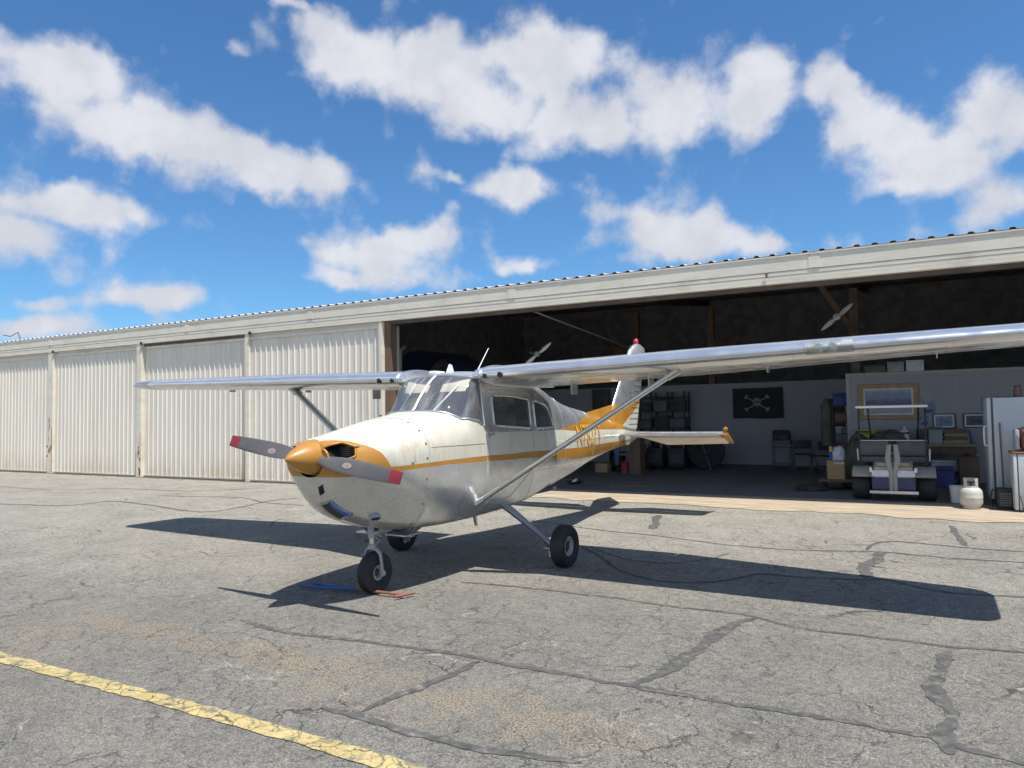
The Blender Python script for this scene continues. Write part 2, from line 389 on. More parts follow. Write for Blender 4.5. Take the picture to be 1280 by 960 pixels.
def patch(name, faces, mats, parent, off=0.0, both=True, extra=None):
    """mirrored patch of the fuselage surface with exact normals"""
    vs, ns, fs, ms, idx = [], [], [], [], {}
    for f, mi in faces:
        for sgn in ((1, -1) if both else (1,)):
            q = []
            for i in f:
                key = (i, sgn if P3[i].y > 1e-4 else 1)
                if key not in idx:
                    idx[key] = len(vs); p = P3[i]+N3[i]*off; n = N3[i]
                    vs.append((p.x, p.y*sgn, p.z)); ns.append((n.x, n.y*sgn, n.z))
                q.append(idx[key])
            fs.append(tuple(q) if sgn > 0 else tuple(q[::-1])); ms.append(mi)
    o = mesh_only(name, vs, fs, mats, parent); me = o.data
    me.polygons.foreach_set('material_index', ms); me.shade_smooth()
    me.normals_split_custom_set_from_vertices(ns); return o
FUS = patch('fuselage', groups['hull'], [M['cream'], M['gold'], M['hullalu'], M['alu'], M['greyw']], AC)
patch('windshield', groups['wsh'], [M['wglass']]*5, AC, -.003)
def rim(poly, name, mt, r, parent, sgns=(1,-1), off=.002):
    for sg in sgns:
        mb = MB(); q = [hull(a, b)+hull_n(a, b)*off for a, b in dens(poly, True, .04)]
        q = [Vector((p.x, p.y*sg, p.z)) for p in q]; mb.tube(q+[q[0]], r, 6, cap=False); mb.build(name, mt, parent, smooth=60)
for sg in (1, -1):
    for h, poly in (('win1', win1), ('win2', win2)):
        vs = {}; fl = []
        for f, mi in groups[h]: fl.append(f if sg > 0 else f[::-1])
        used = sorted({i for f in fl for i in f}); mp = {i: k for k, i in enumerate(used)}
        o = mesh_only('window', [((P3[i]-N3[i]*.006).x, (P3[i]-N3[i]*.006).y*sg, (P3[i]-N3[i]*.006).z) for i in used], [tuple(mp[i] for i in f) for f in fl], [M['glass']], AC)
        o.data.shade_smooth(); rim(poly, 'window_frame', M['alu2'], .011, o, (sg,))
# windshield edging and centre strip
mb = MB()
base = [(1.585,8),(1.59,7.5),(1.605,7),(1.66,6.5),(1.755,6.0),(1.88,5.5),(2.055,5.12),(2.055,5.6),(2.06,6.4),(2.06,7.0),(2.01,7.5),(1.985,8)]
q = [hull(a, b)+hull_n(a, b)*.003 for a, b in dens(base, False, .05)+[base[-1]]]
ql = q+[Vector((p.x, -p.y, p.z)) for p in q[::-1][1:]]
mb.tube(ql, .010, 6, cap=False); mb.build('windshield_edging', M['alu2'], AC, smooth=60)
mb = MB(); mb.tube([hull(s, 8)+Vector((.004,0,.004)) for s in np.linspace(1.585, 1.985, 12)], [(.016,.006)]*12, 8); mb.build('windshield_strip', M['white'], AC)
# cooling inlets and front vent: dark recesses behind the openings
for sg in (1, -1):
    for h, name, mt, dep in (('inlet', 'cooling_inlet', M['dark'], .16),):
        poly = inlet; mb = MB()
        ring = [hull(a, b) for a, b in dens(poly, True, .03)]
        ring = [Vector((p.x, p.y*sg, p.z)) for p in ring]; cc = sum(ring, Vector())/len(ring)
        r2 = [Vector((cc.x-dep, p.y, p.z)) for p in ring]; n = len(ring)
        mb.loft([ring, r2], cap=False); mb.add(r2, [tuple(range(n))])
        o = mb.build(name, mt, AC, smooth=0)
        if h == 'inlet':
            mb = MB()   # cylinder fins seen through the opening
            for k in range(6): mb.box(cc.x-.14, cc.x-.06, cc.y-.10, cc.y+.10, cc.z-.055+.018*k, cc.z-.049+.018*k)
            mb.box(cc.x-.13, cc.x-.07, cc.y-.05, cc.y+.05, cc.z-.06, cc.z+.05)
            mb.build('engine_cylinder', M['cyl'], o, smooth=0)
rim(inlet, 'inlet_lip', M['gold'], .009, AC)

M['rustbolt'] = mat('rusty_fastener', (.20,.13,.07), .7)
def hpatch(name, poly, mt, parent, off, thick=.006, sgn=1):
    """thin plate lying on the fuselage skin; poly in (s,t)"""
    K = 10; A, B, C_, D = poly; mb = MB(); gt, gb = [], []
    for i in range(K+1):
        for j in range(K+1):
            u, w = i/K, j/K
            a = (A[0]*(1-u)+D[0]*u, A[1]*(1-u)+D[1]*u); b = (B[0]*(1-u)+C_[0]*u, B[1]*(1-u)+C_[1]*u)
            s_, t_ = a[0]*(1-w)+b[0]*w, a[1]*(1-w)+b[1]*w; p, n = hull(s_, t_), hull_n(s_, t_)
            for lst, o in ((gt, off), (gb, off-thick)): q = p+n*o; lst.append(Vector((q.x, q.y*sgn, q.z)))
    N1 = K+1; m = N1*N1; fs = [(i*N1+j, i*N1+j+1, (i+1)*N1+j+1, (i+1)*N1+j) for i in range(K) for j in range(K)]
    ed = [j for j in range(N1)]+[i*N1+K for i in range(1, N1)]+[K*N1+j for j in range(K-1, -1, -1)]+[i*N1 for i in range(K-1, 0, -1)]
    mb.add(gt+gb, fs+[tuple(m+k for k in f[::-1]) for f in fs]+[(ed[k], ed[(k+1)%len(ed)], m+ed[(k+1)%len(ed)], m+ed[k]) for k in range(len(ed))])
    return mb.build(name, mt, parent, smooth=30)
ci = hpatch('carburettor_intake', [(.32,.45),(.32,1.85),(.49,1.85),(.51,.45)], M['mesh_filter'], AC, .004, .01)
hpatch('blue_edge', [(.33,1.6),(.33,1.98),(.53,1.9),(.53,1.5)], M['blue_tape'], ci, .009, .012)
rimp = [(.31,.4),(.31,1.9),(.51,1.9),(.53,.4)]
mb = MB(); qq = [hull(a,b)+hull_n(a,b)*.004 for a,b in dens(rimp, True, .03)]; mb.tube(qq+[qq[0]], .008, 6, cap=False); mb.build('intake_frame', M['gear'], ci)
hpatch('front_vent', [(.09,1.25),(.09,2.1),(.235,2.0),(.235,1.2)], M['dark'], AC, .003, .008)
# little duct on the lower cowl
p = hull(.72, 2.0); n = hull_n(.72, 2.0)
mb = MB(); mb.tube([p-n*.03, p+n*.015, p+n*.03], [(.055,.028),(.055,.028),(.048,.022)], 14); dk = mb.build('cowl_duct', M['gear'], AC)
mb = MB(); mb.tube([p+n*.028, p+n*.034], [(.042,.018)]*2, 14); mb.build('duct_opening', M['dark'], dk)
# cowl flap lips under the engine, exhaust pipe
mb = MB()
for sg in (1,-1): mb.box(-1.34,-1.10,.06*sg-.0,.30*sg,.50,.512) if sg > 0 else mb.box(-1.34,-1.10,-.30,-.06,.50,.512)
build_each(mb, 'cowl_lip', M['alu2'], AC)
mb = MB(); mb.tube([(-1.05,-.2,.60),(-1.20,-.2,.50),(-1.32,-.2,.44)], .028, 12); mb.build('exhaust_pipe', M['steel'], AC)
# skin seams: thin raised lap strips
mb = MB()
for s, t0, t1 in ((1.17,.3,7.9),(2.10,.4,5.05),(3.09,.6,5.05),(4.05,.5,7.8),(5.3,.5,7.8),(6.4,.6,7.5)):
    q = [hull(s, t)+hull_n(s, t)*.0005 for t in np.linspace(t0, t1, 40)]
    for sg in (1,-1): mb.tube([Vector((p.x,p.y*sg,p.z)) for p in q], [(.003,.0016)]*40, 6, cap=False)
for z, x0, x1 in ((1.31,-1.2,-2.06),(.95,-3.15,-4.6),(1.24,-4.1,-6.4)):
    q = [hull(-x, t_of(-x, z))+hull_n(-x, t_of(-x, z))*.0005 for x in np.linspace(x0, x1, 16)]
    for sg in (1,-1): mb.tube([Vector((p.x,p.y*sg,p.z)) for p in q], [(.003,.002)]*16, 6, cap=False)
build_each(mb, 'skin_seam', M['greyw'], AC, smooth=60)
for s, ts in ((1.14, (1.6,2.6,3.5,4.3,5.0,5.8,6.6)), (.95, (4.15,))):
    for t_ in ts:
        for sg in (1,-1):
            p, n = hull(s, t_), hull_n(s, t_); p = Vector((p.x,p.y*sg,p.z)); n = Vector((n.x,n.y*sg,n.z)); mb = MB(); mb.tube([p-n*.004, p+n*.003], .011, 10); mb.build('cowl_fastener', M['rustbolt'], AC)
# doors: outline groove, handle, hinge
for sg in (1,-1):
    out = xz(rounded([(-2.13,1.86),(-3.07,1.82),(-3.09,1.0),(-2.62,.70),(-2.13,.70)], .06)); mb = MB()
    q = [hull(a,b)+hull_n(a,b)*.001 for a,b in dens(out, True, .05)]; q = [Vector((p.x,p.y*sg,p.z)) for p in q]
    mb.tube(q+[q[0]], .0035, 6, cap=False); o = mb.build('door_seam', M['gear'], AC, smooth=60)
    p = hull(2.13, t_of(2.13, 1.395)); mb = MB()
    mb.box(p.x-.10, p.x+.01, p.y*sg-.012, p.y*sg+.012, p.z-.012, p.z+.012, b=.004); mb.lathe([(.016,-.02),(.016,.024)], (p.x,p.y*sg,p.z), 'y', 10)
    mb.build('door_handle', M['steel'], o)
# cabin fittings
mb = MB(); mb.box(-1.72,-1.60,-.40,.40,1.20,1.53,b=.03); ip = mb.build('instrument_panel', M['panelblk'], AC)
mb = MB()
for y in (-.22,.22): mb.tube([(-1.72,y,1.30),(-1.90,y,1.32)], .012, 8); mb.tube([(-1.90,y-.13,1.40),(-1.90,y-.12,1.31),(-1.90,y+.12,1.31),(-1.90,y+.13,1.40)], .014, 8)
build_each(mb, 'control_yoke', M['black'], ip)
mb = MB(); mb.box(-3.9,-1.5,-.40,.40,.66,.70); mb.build('cabin_floor', M['seat'], AC)
for y in (-.25,.25):
    mb = MB(); mb.box(-2.75,-2.30,y-.21,y+.21,.86,1.02,b=.04); mb.box(-2.9,-2.75,y-.20,y+.20,.95,1.62,b=.05,M=Matrix.Rotation(0,4,'Y')); mb.box(-2.86,-2.79,y-.10,y+.10,1.62,1.76,b=.03); mb.box(-2.7,-2.35,y-.16,y+.16,.70,.86)
    mb.build('front_seat', M['seat'], AC)
mb = MB(); mb.box(-3.75,-3.3,-.42,.42,.88,1.04,b=.04); mb.box(-3.9,-3.72,-.40,.40,.95,1.5,b=.04); mb.build('rear_seat', M['seat'], AC)
mb = MB(); mb.loft([[ (hull(s,t).x, hull(s,t).y*.97*sg, hull(s,t).z-.03) for sg, t in [(1,a) for a in np.linspace(6.9,8,8)]+[(-1,a) for a in np.linspace(8,6.9,8)[1:]]] for s in np.linspace(2.1,3.8,12)], closed=False, cap=False); mb.build('headliner', M['headliner'], AC)
for sg, a in ((1, .36), (-1, .30)):
    mb = MB(); Mx = Matrix.Translation((-2.03, .24*sg, 1.955)) @ Matrix.Rotation(R(-38), 4, 'Y'); mb.box(-.004,.004,-.16,.16,-.15,.01,M=Mx,b=.003); mb.build('sun_visor', M['visor'], AC)
mb = MB()
for sg in (1,-1): mb.tube([(-1.60,.20*sg,1.60),(-2.05,.30*sg,1.96)], .011, 8)
build_each(mb, 'cabin_brace', M['white'], AC)
# ---- registration on both flanks
def text_mesh(txt, size=1.0):
    cu = bpy.data.curves.new('txt', 'FONT'); cu.body = txt; cu.size = size; cu.resolution_u = 4; cu.offset = .012
    o = bpy.data.objects.new('txt', cu); C.objects.link(o)
    dg = bpy.context.evaluated_depsgraph_get(); me = bpy.data.meshes.new_from_object(o.evaluated_get(dg))
    vs = [v.co.copy() for v in me.vertices]; fs = [tuple(p.vertices) for p in me.polygons]
    bm = bmesh.new(); bm.from_mesh(me); bmesh.ops.triangulate(bm, faces=bm.faces)
    for _ in range(3): bmesh.ops.subdivide_edges(bm, edges=[e for e in bm.edges if e.calc_length() > .12], cuts=1); bmesh.ops.triangulate(bm, faces=bm.faces)
    bm.verts.index_update(); vs = [v.co.copy() for v in bm.verts]; fs = [tuple(v.index for v in f.verts) for f in bm.faces]; bm.free()
    bpy.data.objects.remove(o); bpy.data.curves.remove(cu); bpy.data.meshes.remove(me); return vs, fs
vs, fs = text_mesh('N7827T')
x0 = min(v.x for v in vs); x1 = max(v.x for v in vs); y1 = max(v.y for v in vs); y0 = min(v.y for v in vs)
def stroke_fat(v): return v
for sg in (1,-1):
    out = []
    for v in vs:
        u = (v.x-x0)/(x1-x0); w = (v.y-y0)/(y1-y0)
        x = (-4.52-1.15*u) if sg > 0 else (-5.67+1.15*u)
        z = 1.175+.275*w; s = -x; t = t_of(s, z, 2, 6.5); p = hull(s, t)+hull_n(s, t)*.010
        out.append((p.x, p.y*sg, p.z))
    mesh_only('registration_number', out, fs, [M['yellow_let']], AC)
# ------------------------------------------------------------------ wings
def naca(n=22, th=.12, m=.02, p=.4):
    xs = [(1-math.cos(math.pi*i/n))/2 for i in range(n+1)]
    def yt(x): return 5*th*(.2969*math.sqrt(x)-.126*x-.3516*x*x+.2843*x**3-.1036*x**4)
    def yc(x): return m/p**2*(2*p*x-x*x) if x < p else m/(1-p)**2*((1-2*p)+2*p*x-x*x)
    return xs, yt, yc
def foil(c0, c1, th=.12, n=22, m=.02):
    """closed section between chord fractions, going upper rear -> nose -> lower rear"""
    xs, yt, yc = naca(n, th, m); xs = [x*(c1-c0)+c0 for x in xs]
    return [(x, yc(x)+yt(x)) for x in xs[::-1]]+[(x, yc(x)-yt(x)) for x in (xs if c0 > 0 else xs[1:])]
def wing_at(y):
    """leading edge x, z and chord at span station y"""
    if y < 2.54: c = 1.63
    else: c = 1.63+(1.13-1.63)*(y-2.54)/(5.40-2.54)
    xle = -1.99-.035*max(0, y-2.54)/2.86
    z = 1.985+.0235*y; inc = R(2.6-1.6*y/5.4)
    return xle, z, c, inc
def wing_pt(y, fx, fz, sg):
    xle, z, c, inc = wing_at(y); a, b = fx*c, fz*c
    return (xle-a*math.cos(inc)+ b*math.sin(inc), y*sg, z+b*math.cos(inc)-a*math.sin(inc))
def wing_loft(ys, c0, c1, sg, shrink=None, dz=0, th=.12, rot=0):
    secs = []
    for y in ys:
        k = 1.0 if shrink is None else shrink(y)
        F = foil(c0, c1, th); sec = []
        for fx, fz in F:
            if k < 1: fx = .42+(fx-.42)*(.62+.38*k); fz = .0+fz*k
            sec.append(wing_pt(y, fx, fz, sg))
        secs.append(sec)
    mb = MB(); mb.loft(secs); return mb
tipk = lambda y: 1.0 if y < 5.36 else max(.06, math.sqrt(max(0, 1-((y-5.36)/.20)**2)))
for sg in (1,-1):
    ys = [.45,.7,1.2,1.8,2.54,3.2,3.9,4.6,5.1,5.36,5.44,5.50,5.54,5.558]
    w = wing_loft([y for y in ys if y <= 5.12], 0, .745, sg).build('wing', M['wing_alu'], AC, smooth=35)
    wing_loft([5.121,5.2]+[y for y in ys if y > 5.2], 0, 1, sg, tipk).build('wing_tip', M['alu2'], w, smooth=50)
    wing_loft([.56,1.2,1.9,2.60], .752, 1, sg).build('flap', M['wing_alu'], w, smooth=35)
    wing_loft([2.62,3.3,4.2,5.117], .752, 1, sg).build('aileron', M['wing_alu'], w, smooth=35)
    # lap seams along the ribs below and above, as raised strips
    mb = MB()
    for y in (.8,1.2,1.6,2.0,2.54,3.0,3.5,4.0,4.5,5.0):
        F = foil(0, .74); q = [(a, b) for a, b in F]; k0 = min(range(len(q)), key=lambda i: q[i][0])
        for part in (q[:k0-3], q[k0+4:]):
            pp = [Vector(wing_pt(y, a, b, sg)) for a, b in part]; mb.tube(pp, [(.006,.0018)]*len(pp), 6, cap=False)
    for fr in (.16,.36):
        xs_, yt_, yc_ = naca(); q = [wing_pt(y, fr, yc_(fr)-yt_(fr), sg) for y in ys[:9]]; mb.tube(q, [(.008,.0018)]*9, 6, cap=False)
        q = [wing_pt(y, fr, yc_(fr)+yt_(fr), sg) for y in ys[:9]]; mb.tube(q, [(.008,.0018)]*9, 6, cap=False)
    build_each(mb, 'wing_seam', M['wing_alu'], w, smooth=60)
    # leading edge air inlets near the root
    mb = MB()
    for y, r in ((.60,.022),(.78,.028)):
        xle, z, c, inc = wing_at(y); mb.lathe([(r,-.02),(r,.012),(r*.6,.013)], (xle-.004, y*sg, z-.012), 'x', 14)
    build_each(mb, 'air_inlet', M['black'], w)
    # root fairing lip between wing and cabin
    F = foil(.0, 1.0); mb = MB()
    q = [Vector(wing_pt(.535, a, b, sg)) for a, b in F]; mb.tube(q, .014, 8, cap=False); mb.build('root_fairing', M['alu2'], w, smooth=60)
    # strut
    top = Vector(wing_pt(2.46, .20, -.045, sg)); bot = Vector((-2.0, .515*sg, .735))
    d = (top-bot).normalized(); mb = MB()
    mb.tube([bot-d*.03, bot+d*.02, bot+d*.10, top-d*.12, top], [(.030,.020),(.034,.022),(.058,.025),(.058,.025),(.05,.022)], 16, flat=(1,0,0) if False else None)
    stt = mb.build('wing_strut', M['alu'], AC, smooth=60)
    mb = MB(); mb.tube([bot-d*.05, bot+d*.05], [(.045,.03),(.035,.026)], 12); mb.tube([top-d*.10, top+d*.02], [(.066,.034),(.08,.04)], 12); build_each(mb, 'strut_cuff', M['alu2'], stt, smooth=60)
    # flap hinges / tie-down ring / drain
    mb = MB()
    for y in (1.0, 1.9): 
        p = Vector(wing_pt(y, .74, -.03, sg)); mb.box(p.x-.10, p.x+.05, p.y-.006, p.y+.006, p.z-.10, p.z+.02)
    for y in (3.1, 4.5):
        p = Vector(wing_pt(y, .76, -.02, sg)); mb.box(p.x-.05, p.x+.05, p.y-.005, p.y+.005, p.z-.035, p.z+.01)
    build_each(mb, 'hinge_bracket', M['alu2'], w)
    # wing-tip lamp
    p = Vector(wing_pt(5.53, .28, .02, sg)); mb = MB(); mb.lathe([(.0,-.05),(.018,-.03),(.02,.0),(.0,.04)], p, 'x', 10); mb.build('position_lamp', M['beacon'] if sg > 0 else M['lens'], w)
# landing light in the left leading edge: clear cover, two lamps behind
def le_skin(y0, y1, f, off):
    secs = []; F = [(a, b) for a, b in foil(0, 1, .12, 30) if a < f]
    for y in np.linspace(y0, y1, 6):
        xle, z, c, inc = wing_at(y); sec = []
        cx, cz = .08, .0
        for a, b in F:
            dx, dz = a-cx, b-cz; L = math.hypot(dx, dz); sec.append(wing_pt(y, a+dx/L*off/c, b+dz/L*off/c, 1))
        secs.append(sec)
    mb = MB(); mb.loft(secs, closed=False, cap=False); return mb
LW = [o for o in AC.children if o.name.startswith('wing') and o.name.split('.')[0] == 'wing'][0]
M['lampbay'] = mat('lamp_bay_metal', (.50,.50,.44), .35, metal=.6, var=.35, vscale=14, dirt=(.2,.19,.15), dirt_amt=.5, dscale=14)
M['lampglass'] = mat('lamp_glass', (.40,.42,.42), .22, metal=.5, var=.3, vscale=20)
ll = le_skin(3.62, 3.95, .055, .0025).build('landing_light_cover', M['lampbay'], LW, smooth=50)
for y in (3.70, 3.80):
    xle, z, c, inc = wing_at(y); mb = MB(); mb.lathe([(.040,-.01),(.040,.010),(.034,.013),(.0,.016)], (xle-.014, y, z-.005), 'x', 18); mb.build('landing_lamp', M['lampglass'], ll)
mb = le_skin(3.86, 3.94, .045, .005); mb.build('lamp_blank', M['gear'], ll, smooth=50)
mb = le_skin(3.60, 3.62, .06, .006); mb.build('cover_edge', M['greyw'], ll, smooth=50)
# ------------------------------------------------------------------ tail
def sym(c0, c1, th, n=14):
    xs, yt, yc = naca(n, th, 0.0, .4); xs = [x*(c1-c0)+c0 for x in xs]
    return [(x, yt(x)) for x in xs[::-1]]+[(x, -yt(x)) for x in (xs if c0 > 0 else xs[1:])]
def fin_at(z): # leading and trailing edge x
    le = -6.62-(z-1.62)*.86; te = -7.80-(z-1.33)*.345
    return le, te
def fin_loft(zs, c0, c1, th=.085):
    secs = []
    for z in zs:
        le, te = fin_at(z); c = le-te; k = 1 if z < 2.6 else max(.25, 1-((z-2.6)/.16)**2*.75)
        secs.append([(le-a*c, b*c*k, z) for a, b in sym(c0, c1, th)])
    mb = MB(); mb.loft(secs); return mb
def split_paint(o, planes, rule):
    bm = bmesh.new(); bm.from_mesh(o.data)
    for (px, pz), (nx, nz) in planes:
        bmesh.ops.bisect_plane(bm, geom=list(bm.verts)+list(bm.edges)+list(bm.faces), plane_co=(px,0,pz), plane_no=(nx,0,nz), dist=1e-5)
    for f in bm.faces:
        c = f.calc_center_median(); f.material_index = rule(c.x, c.z)
    bm.to_mesh(o.data); bm.free(); o.data.set_sharp_from_angle(angle=R(35))
def line(p, q): (x0,z0),(x1,z1) = p, q; return ((x0,z0), (-(z1-z0), x1-x0))
La = line((-6.7,1.715), (-8.05,1.84)); Lb = line((-6.9,1.36), (-8.02,1.80))
def above(L, x, z): (px,pz),(nx,nz) = L; return (x-px)*nx+(z-pz)*nz < 0
def fin_rule(x, z):
    if above(La, x, z): return 2
    return 1 if above(Lb, x, z) else 0
fm = [M['cream'], M['gold'], M['hullalu'], M['alu2']]
fin = fin_loft([1.36,1.5,1.62,1.8,2.1,2.4,2.6,2.68,2.73,2.76], 0, .60).build('tail_fin', fm, AC, smooth=35); split_paint(fin, [La, Lb], fin_rule)
rud = fin_loft([1.33,1.5,1.62,1.8,2.1,2.4,2.6,2.68,2.73,2.76], .605, 1).build('rudder', fm, fin, smooth=35); split_paint(rud, [La, Lb], fin_rule)
mb = MB()   # pressed ribs of the rudder skin
for k in range(13):
    z = 1.42+.095*k; le, te = fin_at(z); c = le-te
    for sg in (1,-1):
        mb.tube([(le-a*c, sg*(b*c+.001), z) for a, b in [q for q in sym(.62,.99,.085) if q[1] >= 0]], [(.007,.003)]*len([q for q in sym(.62,.99,.085) if q[1] >= 0]), 6)
rr = mb.build('rudder_rib', [M['gear']], rud, smooth=60)
mb = MB(); mb.loft([[(-5.70,-.012,1.60),(-5.70,.012,1.60),(-5.70,0,1.615)],[(-6.2,-.035,1.50),(-6.2,.035,1.50),(-6.2,0,1.675)],[(-6.66,-.045,1.42),(-6.66,.045,1.42),(-6.66,0,1.735)],[(-6.9,-.04,1.42),(-6.9,.04,1.42),(-6.9,0,1.80)]])
mb.build('dorsal_fin', M['gold'], AC, smooth=60)
# beacon in a wrapped cap on the fin
mb = MB(); xb = -7.86
mb.lathe([(.0,.0),(.045,.0),(.05,.03),(.045,.07),(.025,.10),(0,.11)], (xb,0,2.80), 'z', 16); bc = mb.build('beacon', M['beacon'], AC)
secs = []
for z, k in ((2.42,1.0),(2.55,1.02),(2.68,1.05),(2.76,.8),(2.80,.28)):
    le, te = fin_at(z); c = (le-te)*.98; cx = (le+te)/2; cx = cx*(1 if k > .9 else 1)+(xb-cx)*(0 if k > .9 else (1-k))
    ring = []
    for j in range(28):
        a = 2*math.pi*j/28; w = 1+.05*math.sin(5*a+z*9)
        ring.append((cx+c/2*k*math.cos(a)*w, .058*(1.1 if k > .9 else .9)*math.sin(a)*w, z+.012*math.sin(3*a+z*20)))
    secs.append(ring)
mb = MB(); mb.loft(secs); mb.build('silver_cover', M['bag'], fin, smooth=50)
# tailplane and drooped elevators
def hs_at(y):
    u = (y-.10)/(1.70-.10); return -6.62-.13*u, -7.02-.0*u, -7.46+.10*u   # leading edge, hinge, trailing edge
M['elev'] = mat('elevator_metal', (.54,.51,.46), .42, metal=.7, var=.12, vscale=8)
dr = R(-27)
for sg in (1,-1):
    secs = []
    for y in (.06,.5,1.0,1.5,1.62,1.67,1.70):
        le, hg, te = hs_at(y); c = (le-hg)/.98; k = 1 if y < 1.6 else max(.2, 1-((y-1.6)/.11)**2*.7)
        F = sym(0, .98, .20); secs.append([(le-a*c, y*sg, 1.25+b*c*.55*k+.0*y) for a, b in F])
    mb = MB(); mb.loft(secs); hs = mb.build('tailplane', M['alu'], AC, smooth=35)
    secs = []
    for y in np.linspace(.16, 1.69, 40):
        le, hg, te = hs_at(y); c = (hg-te)*min(1, max(.12, .12+.88*(y-.26)/.42)); sec = []
        wob = .0018*math.sin(y*2*math.pi/.085)
        for a, b in ((1,.002),(.5,.030),(.05,.048),(0,.0),(.05,-.048),(.5,-.030),(1,-.002)):
            dx, dz = a*c, b+(wob if 0 < a < 1 else 0); sec.append((hg-.012-(dx*math.cos(dr)-dz*math.sin(dr)*0)-0, y*sg, 1.25+dz+dx*math.sin(dr)))
        secs.append(sec)
    mb = MB(); mb.loft(secs); el = mb.build('elevator', M['elev'], hs, smooth=35)
    # horn balance and gold tip
    mb = MB(); y0 = 1.705
    prof = [(-6.76,1.25),(-6.80,1.255),(-7.02,1.275),(-7.36,1.115),(-7.38,1.09),(-7.0,1.19),(-6.80,1.2)]
    mb.prism([(a,b) for a,b in prof], y0*sg, (y0+.055)*sg, 'y'); tip = mb.build('elevator_tip', M['gold_dark'], el, bevel=.012, smooth=50)
    mb = MB(); mb.lathe([(0,-.05),(.03,-.04),(.034,.0),(.028,.05),(0,.06)], (-7.0, (y0+.02)*sg, 1.33), 'x', 12); mb.tube([(-7.0,(y0+.02)*sg,1.25),(-7.0,(y0+.02)*sg,1.33)], .014, 8); mb.build('balance_weight', M['gold'], tip)
mb = MB(); mb.lathe([(.0,-.05),(.03,-.04),(.04,.02),(.0,.05)], (-6.95,.16,1.12), 'x', 12); mb.build('tail_lamp', M['white'], AC)
# ------------------------------------------------------------------ propeller
pz = 1.262; PR = thing('propeller', '', '', (-.15,0,pz)); del PR['label'], PR['category']; PR.parent = AC; PR.rotation_euler = (R(-8.2),0,0)
mb = MB(); prof = [(.0,.175),(.012,.170),(.035,.145),(.070,.095),(.105,.025),(.132,-.05),(.146,-.12),(.148,-.125)]
mb.lathe([(r,h) for r,h in prof], (0,0,0), 'x', 40); sp = mb.build('spinner', M['gold'], PR, smooth=60)
mb = MB(); mb.lathe([(.150,-.125),(.152,-.135),(.145,-.14)], (0,0,0), 'x', 40); mb.build('spinner_plate', M['gear'], sp)
for sg in (1,-1):
    secs = []; N = 23
    for i in range(N+1):
        u = i/N; r = .10+(.985-.10)*u
        ch = .070+.072*math.sin(min(1, u/.35)*math.pi/2) if u < .35 else .142-.045*((u-.35)/.65)**1.6
        th = .034*(1-u)**1.2+.008; tw = R(52-38*u**.7)
        if u < .08: ch = .085; th = .045
        sec = []
        for j in range(16):
            a = 2*math.pi*j/16; px = ch/2*math.cos(a); py = th/2*math.sin(a)*(1+.3*math.cos(a))
            # chord direction: mostly in the disc plane (z), twisted toward x
            sec.append((-.075 + (px*math.sin(tw)*sg*-1 + py*math.cos(tw)), r*sg, (px*math.cos(tw)*sg*-1*-1 + py*math.sin(tw)*sg)))
        secs.append(sec)
    k = 20
    mb = MB(); mb.loft(secs[:k+1]); bl = mb.build('blade', M['prop'], PR, smooth=50)
    mb = MB(); mb.loft(secs[k:]); mb.build('red_tip', M['red'], bl, smooth=50)
    u = .38; r = .10+.885*u; tw = R(52-38*u**.7)
    mb = MB(); nx, nz = math.cos(tw), math.sin(tw)*sg
    for q, (ra, rb, off, mi) in enumerate(((.048,.026,.0150,0),(.022,.011,.0158,1))):
        ring = [(-.075+nx*off+math.sin(tw)*sg*-1*rb*math.sin(a), (r+ra*math.cos(a))*sg, nz*off+math.cos(tw)*sg*rb*math.sin(a)) for a in [2*math.pi*j/20 for j in range(20)]]
        mb.add(ring, [tuple(range(20))], mi)
    mb.build('blade_decal', [M['decal'], M['decal_red']], bl, smooth=0, recalc=False)
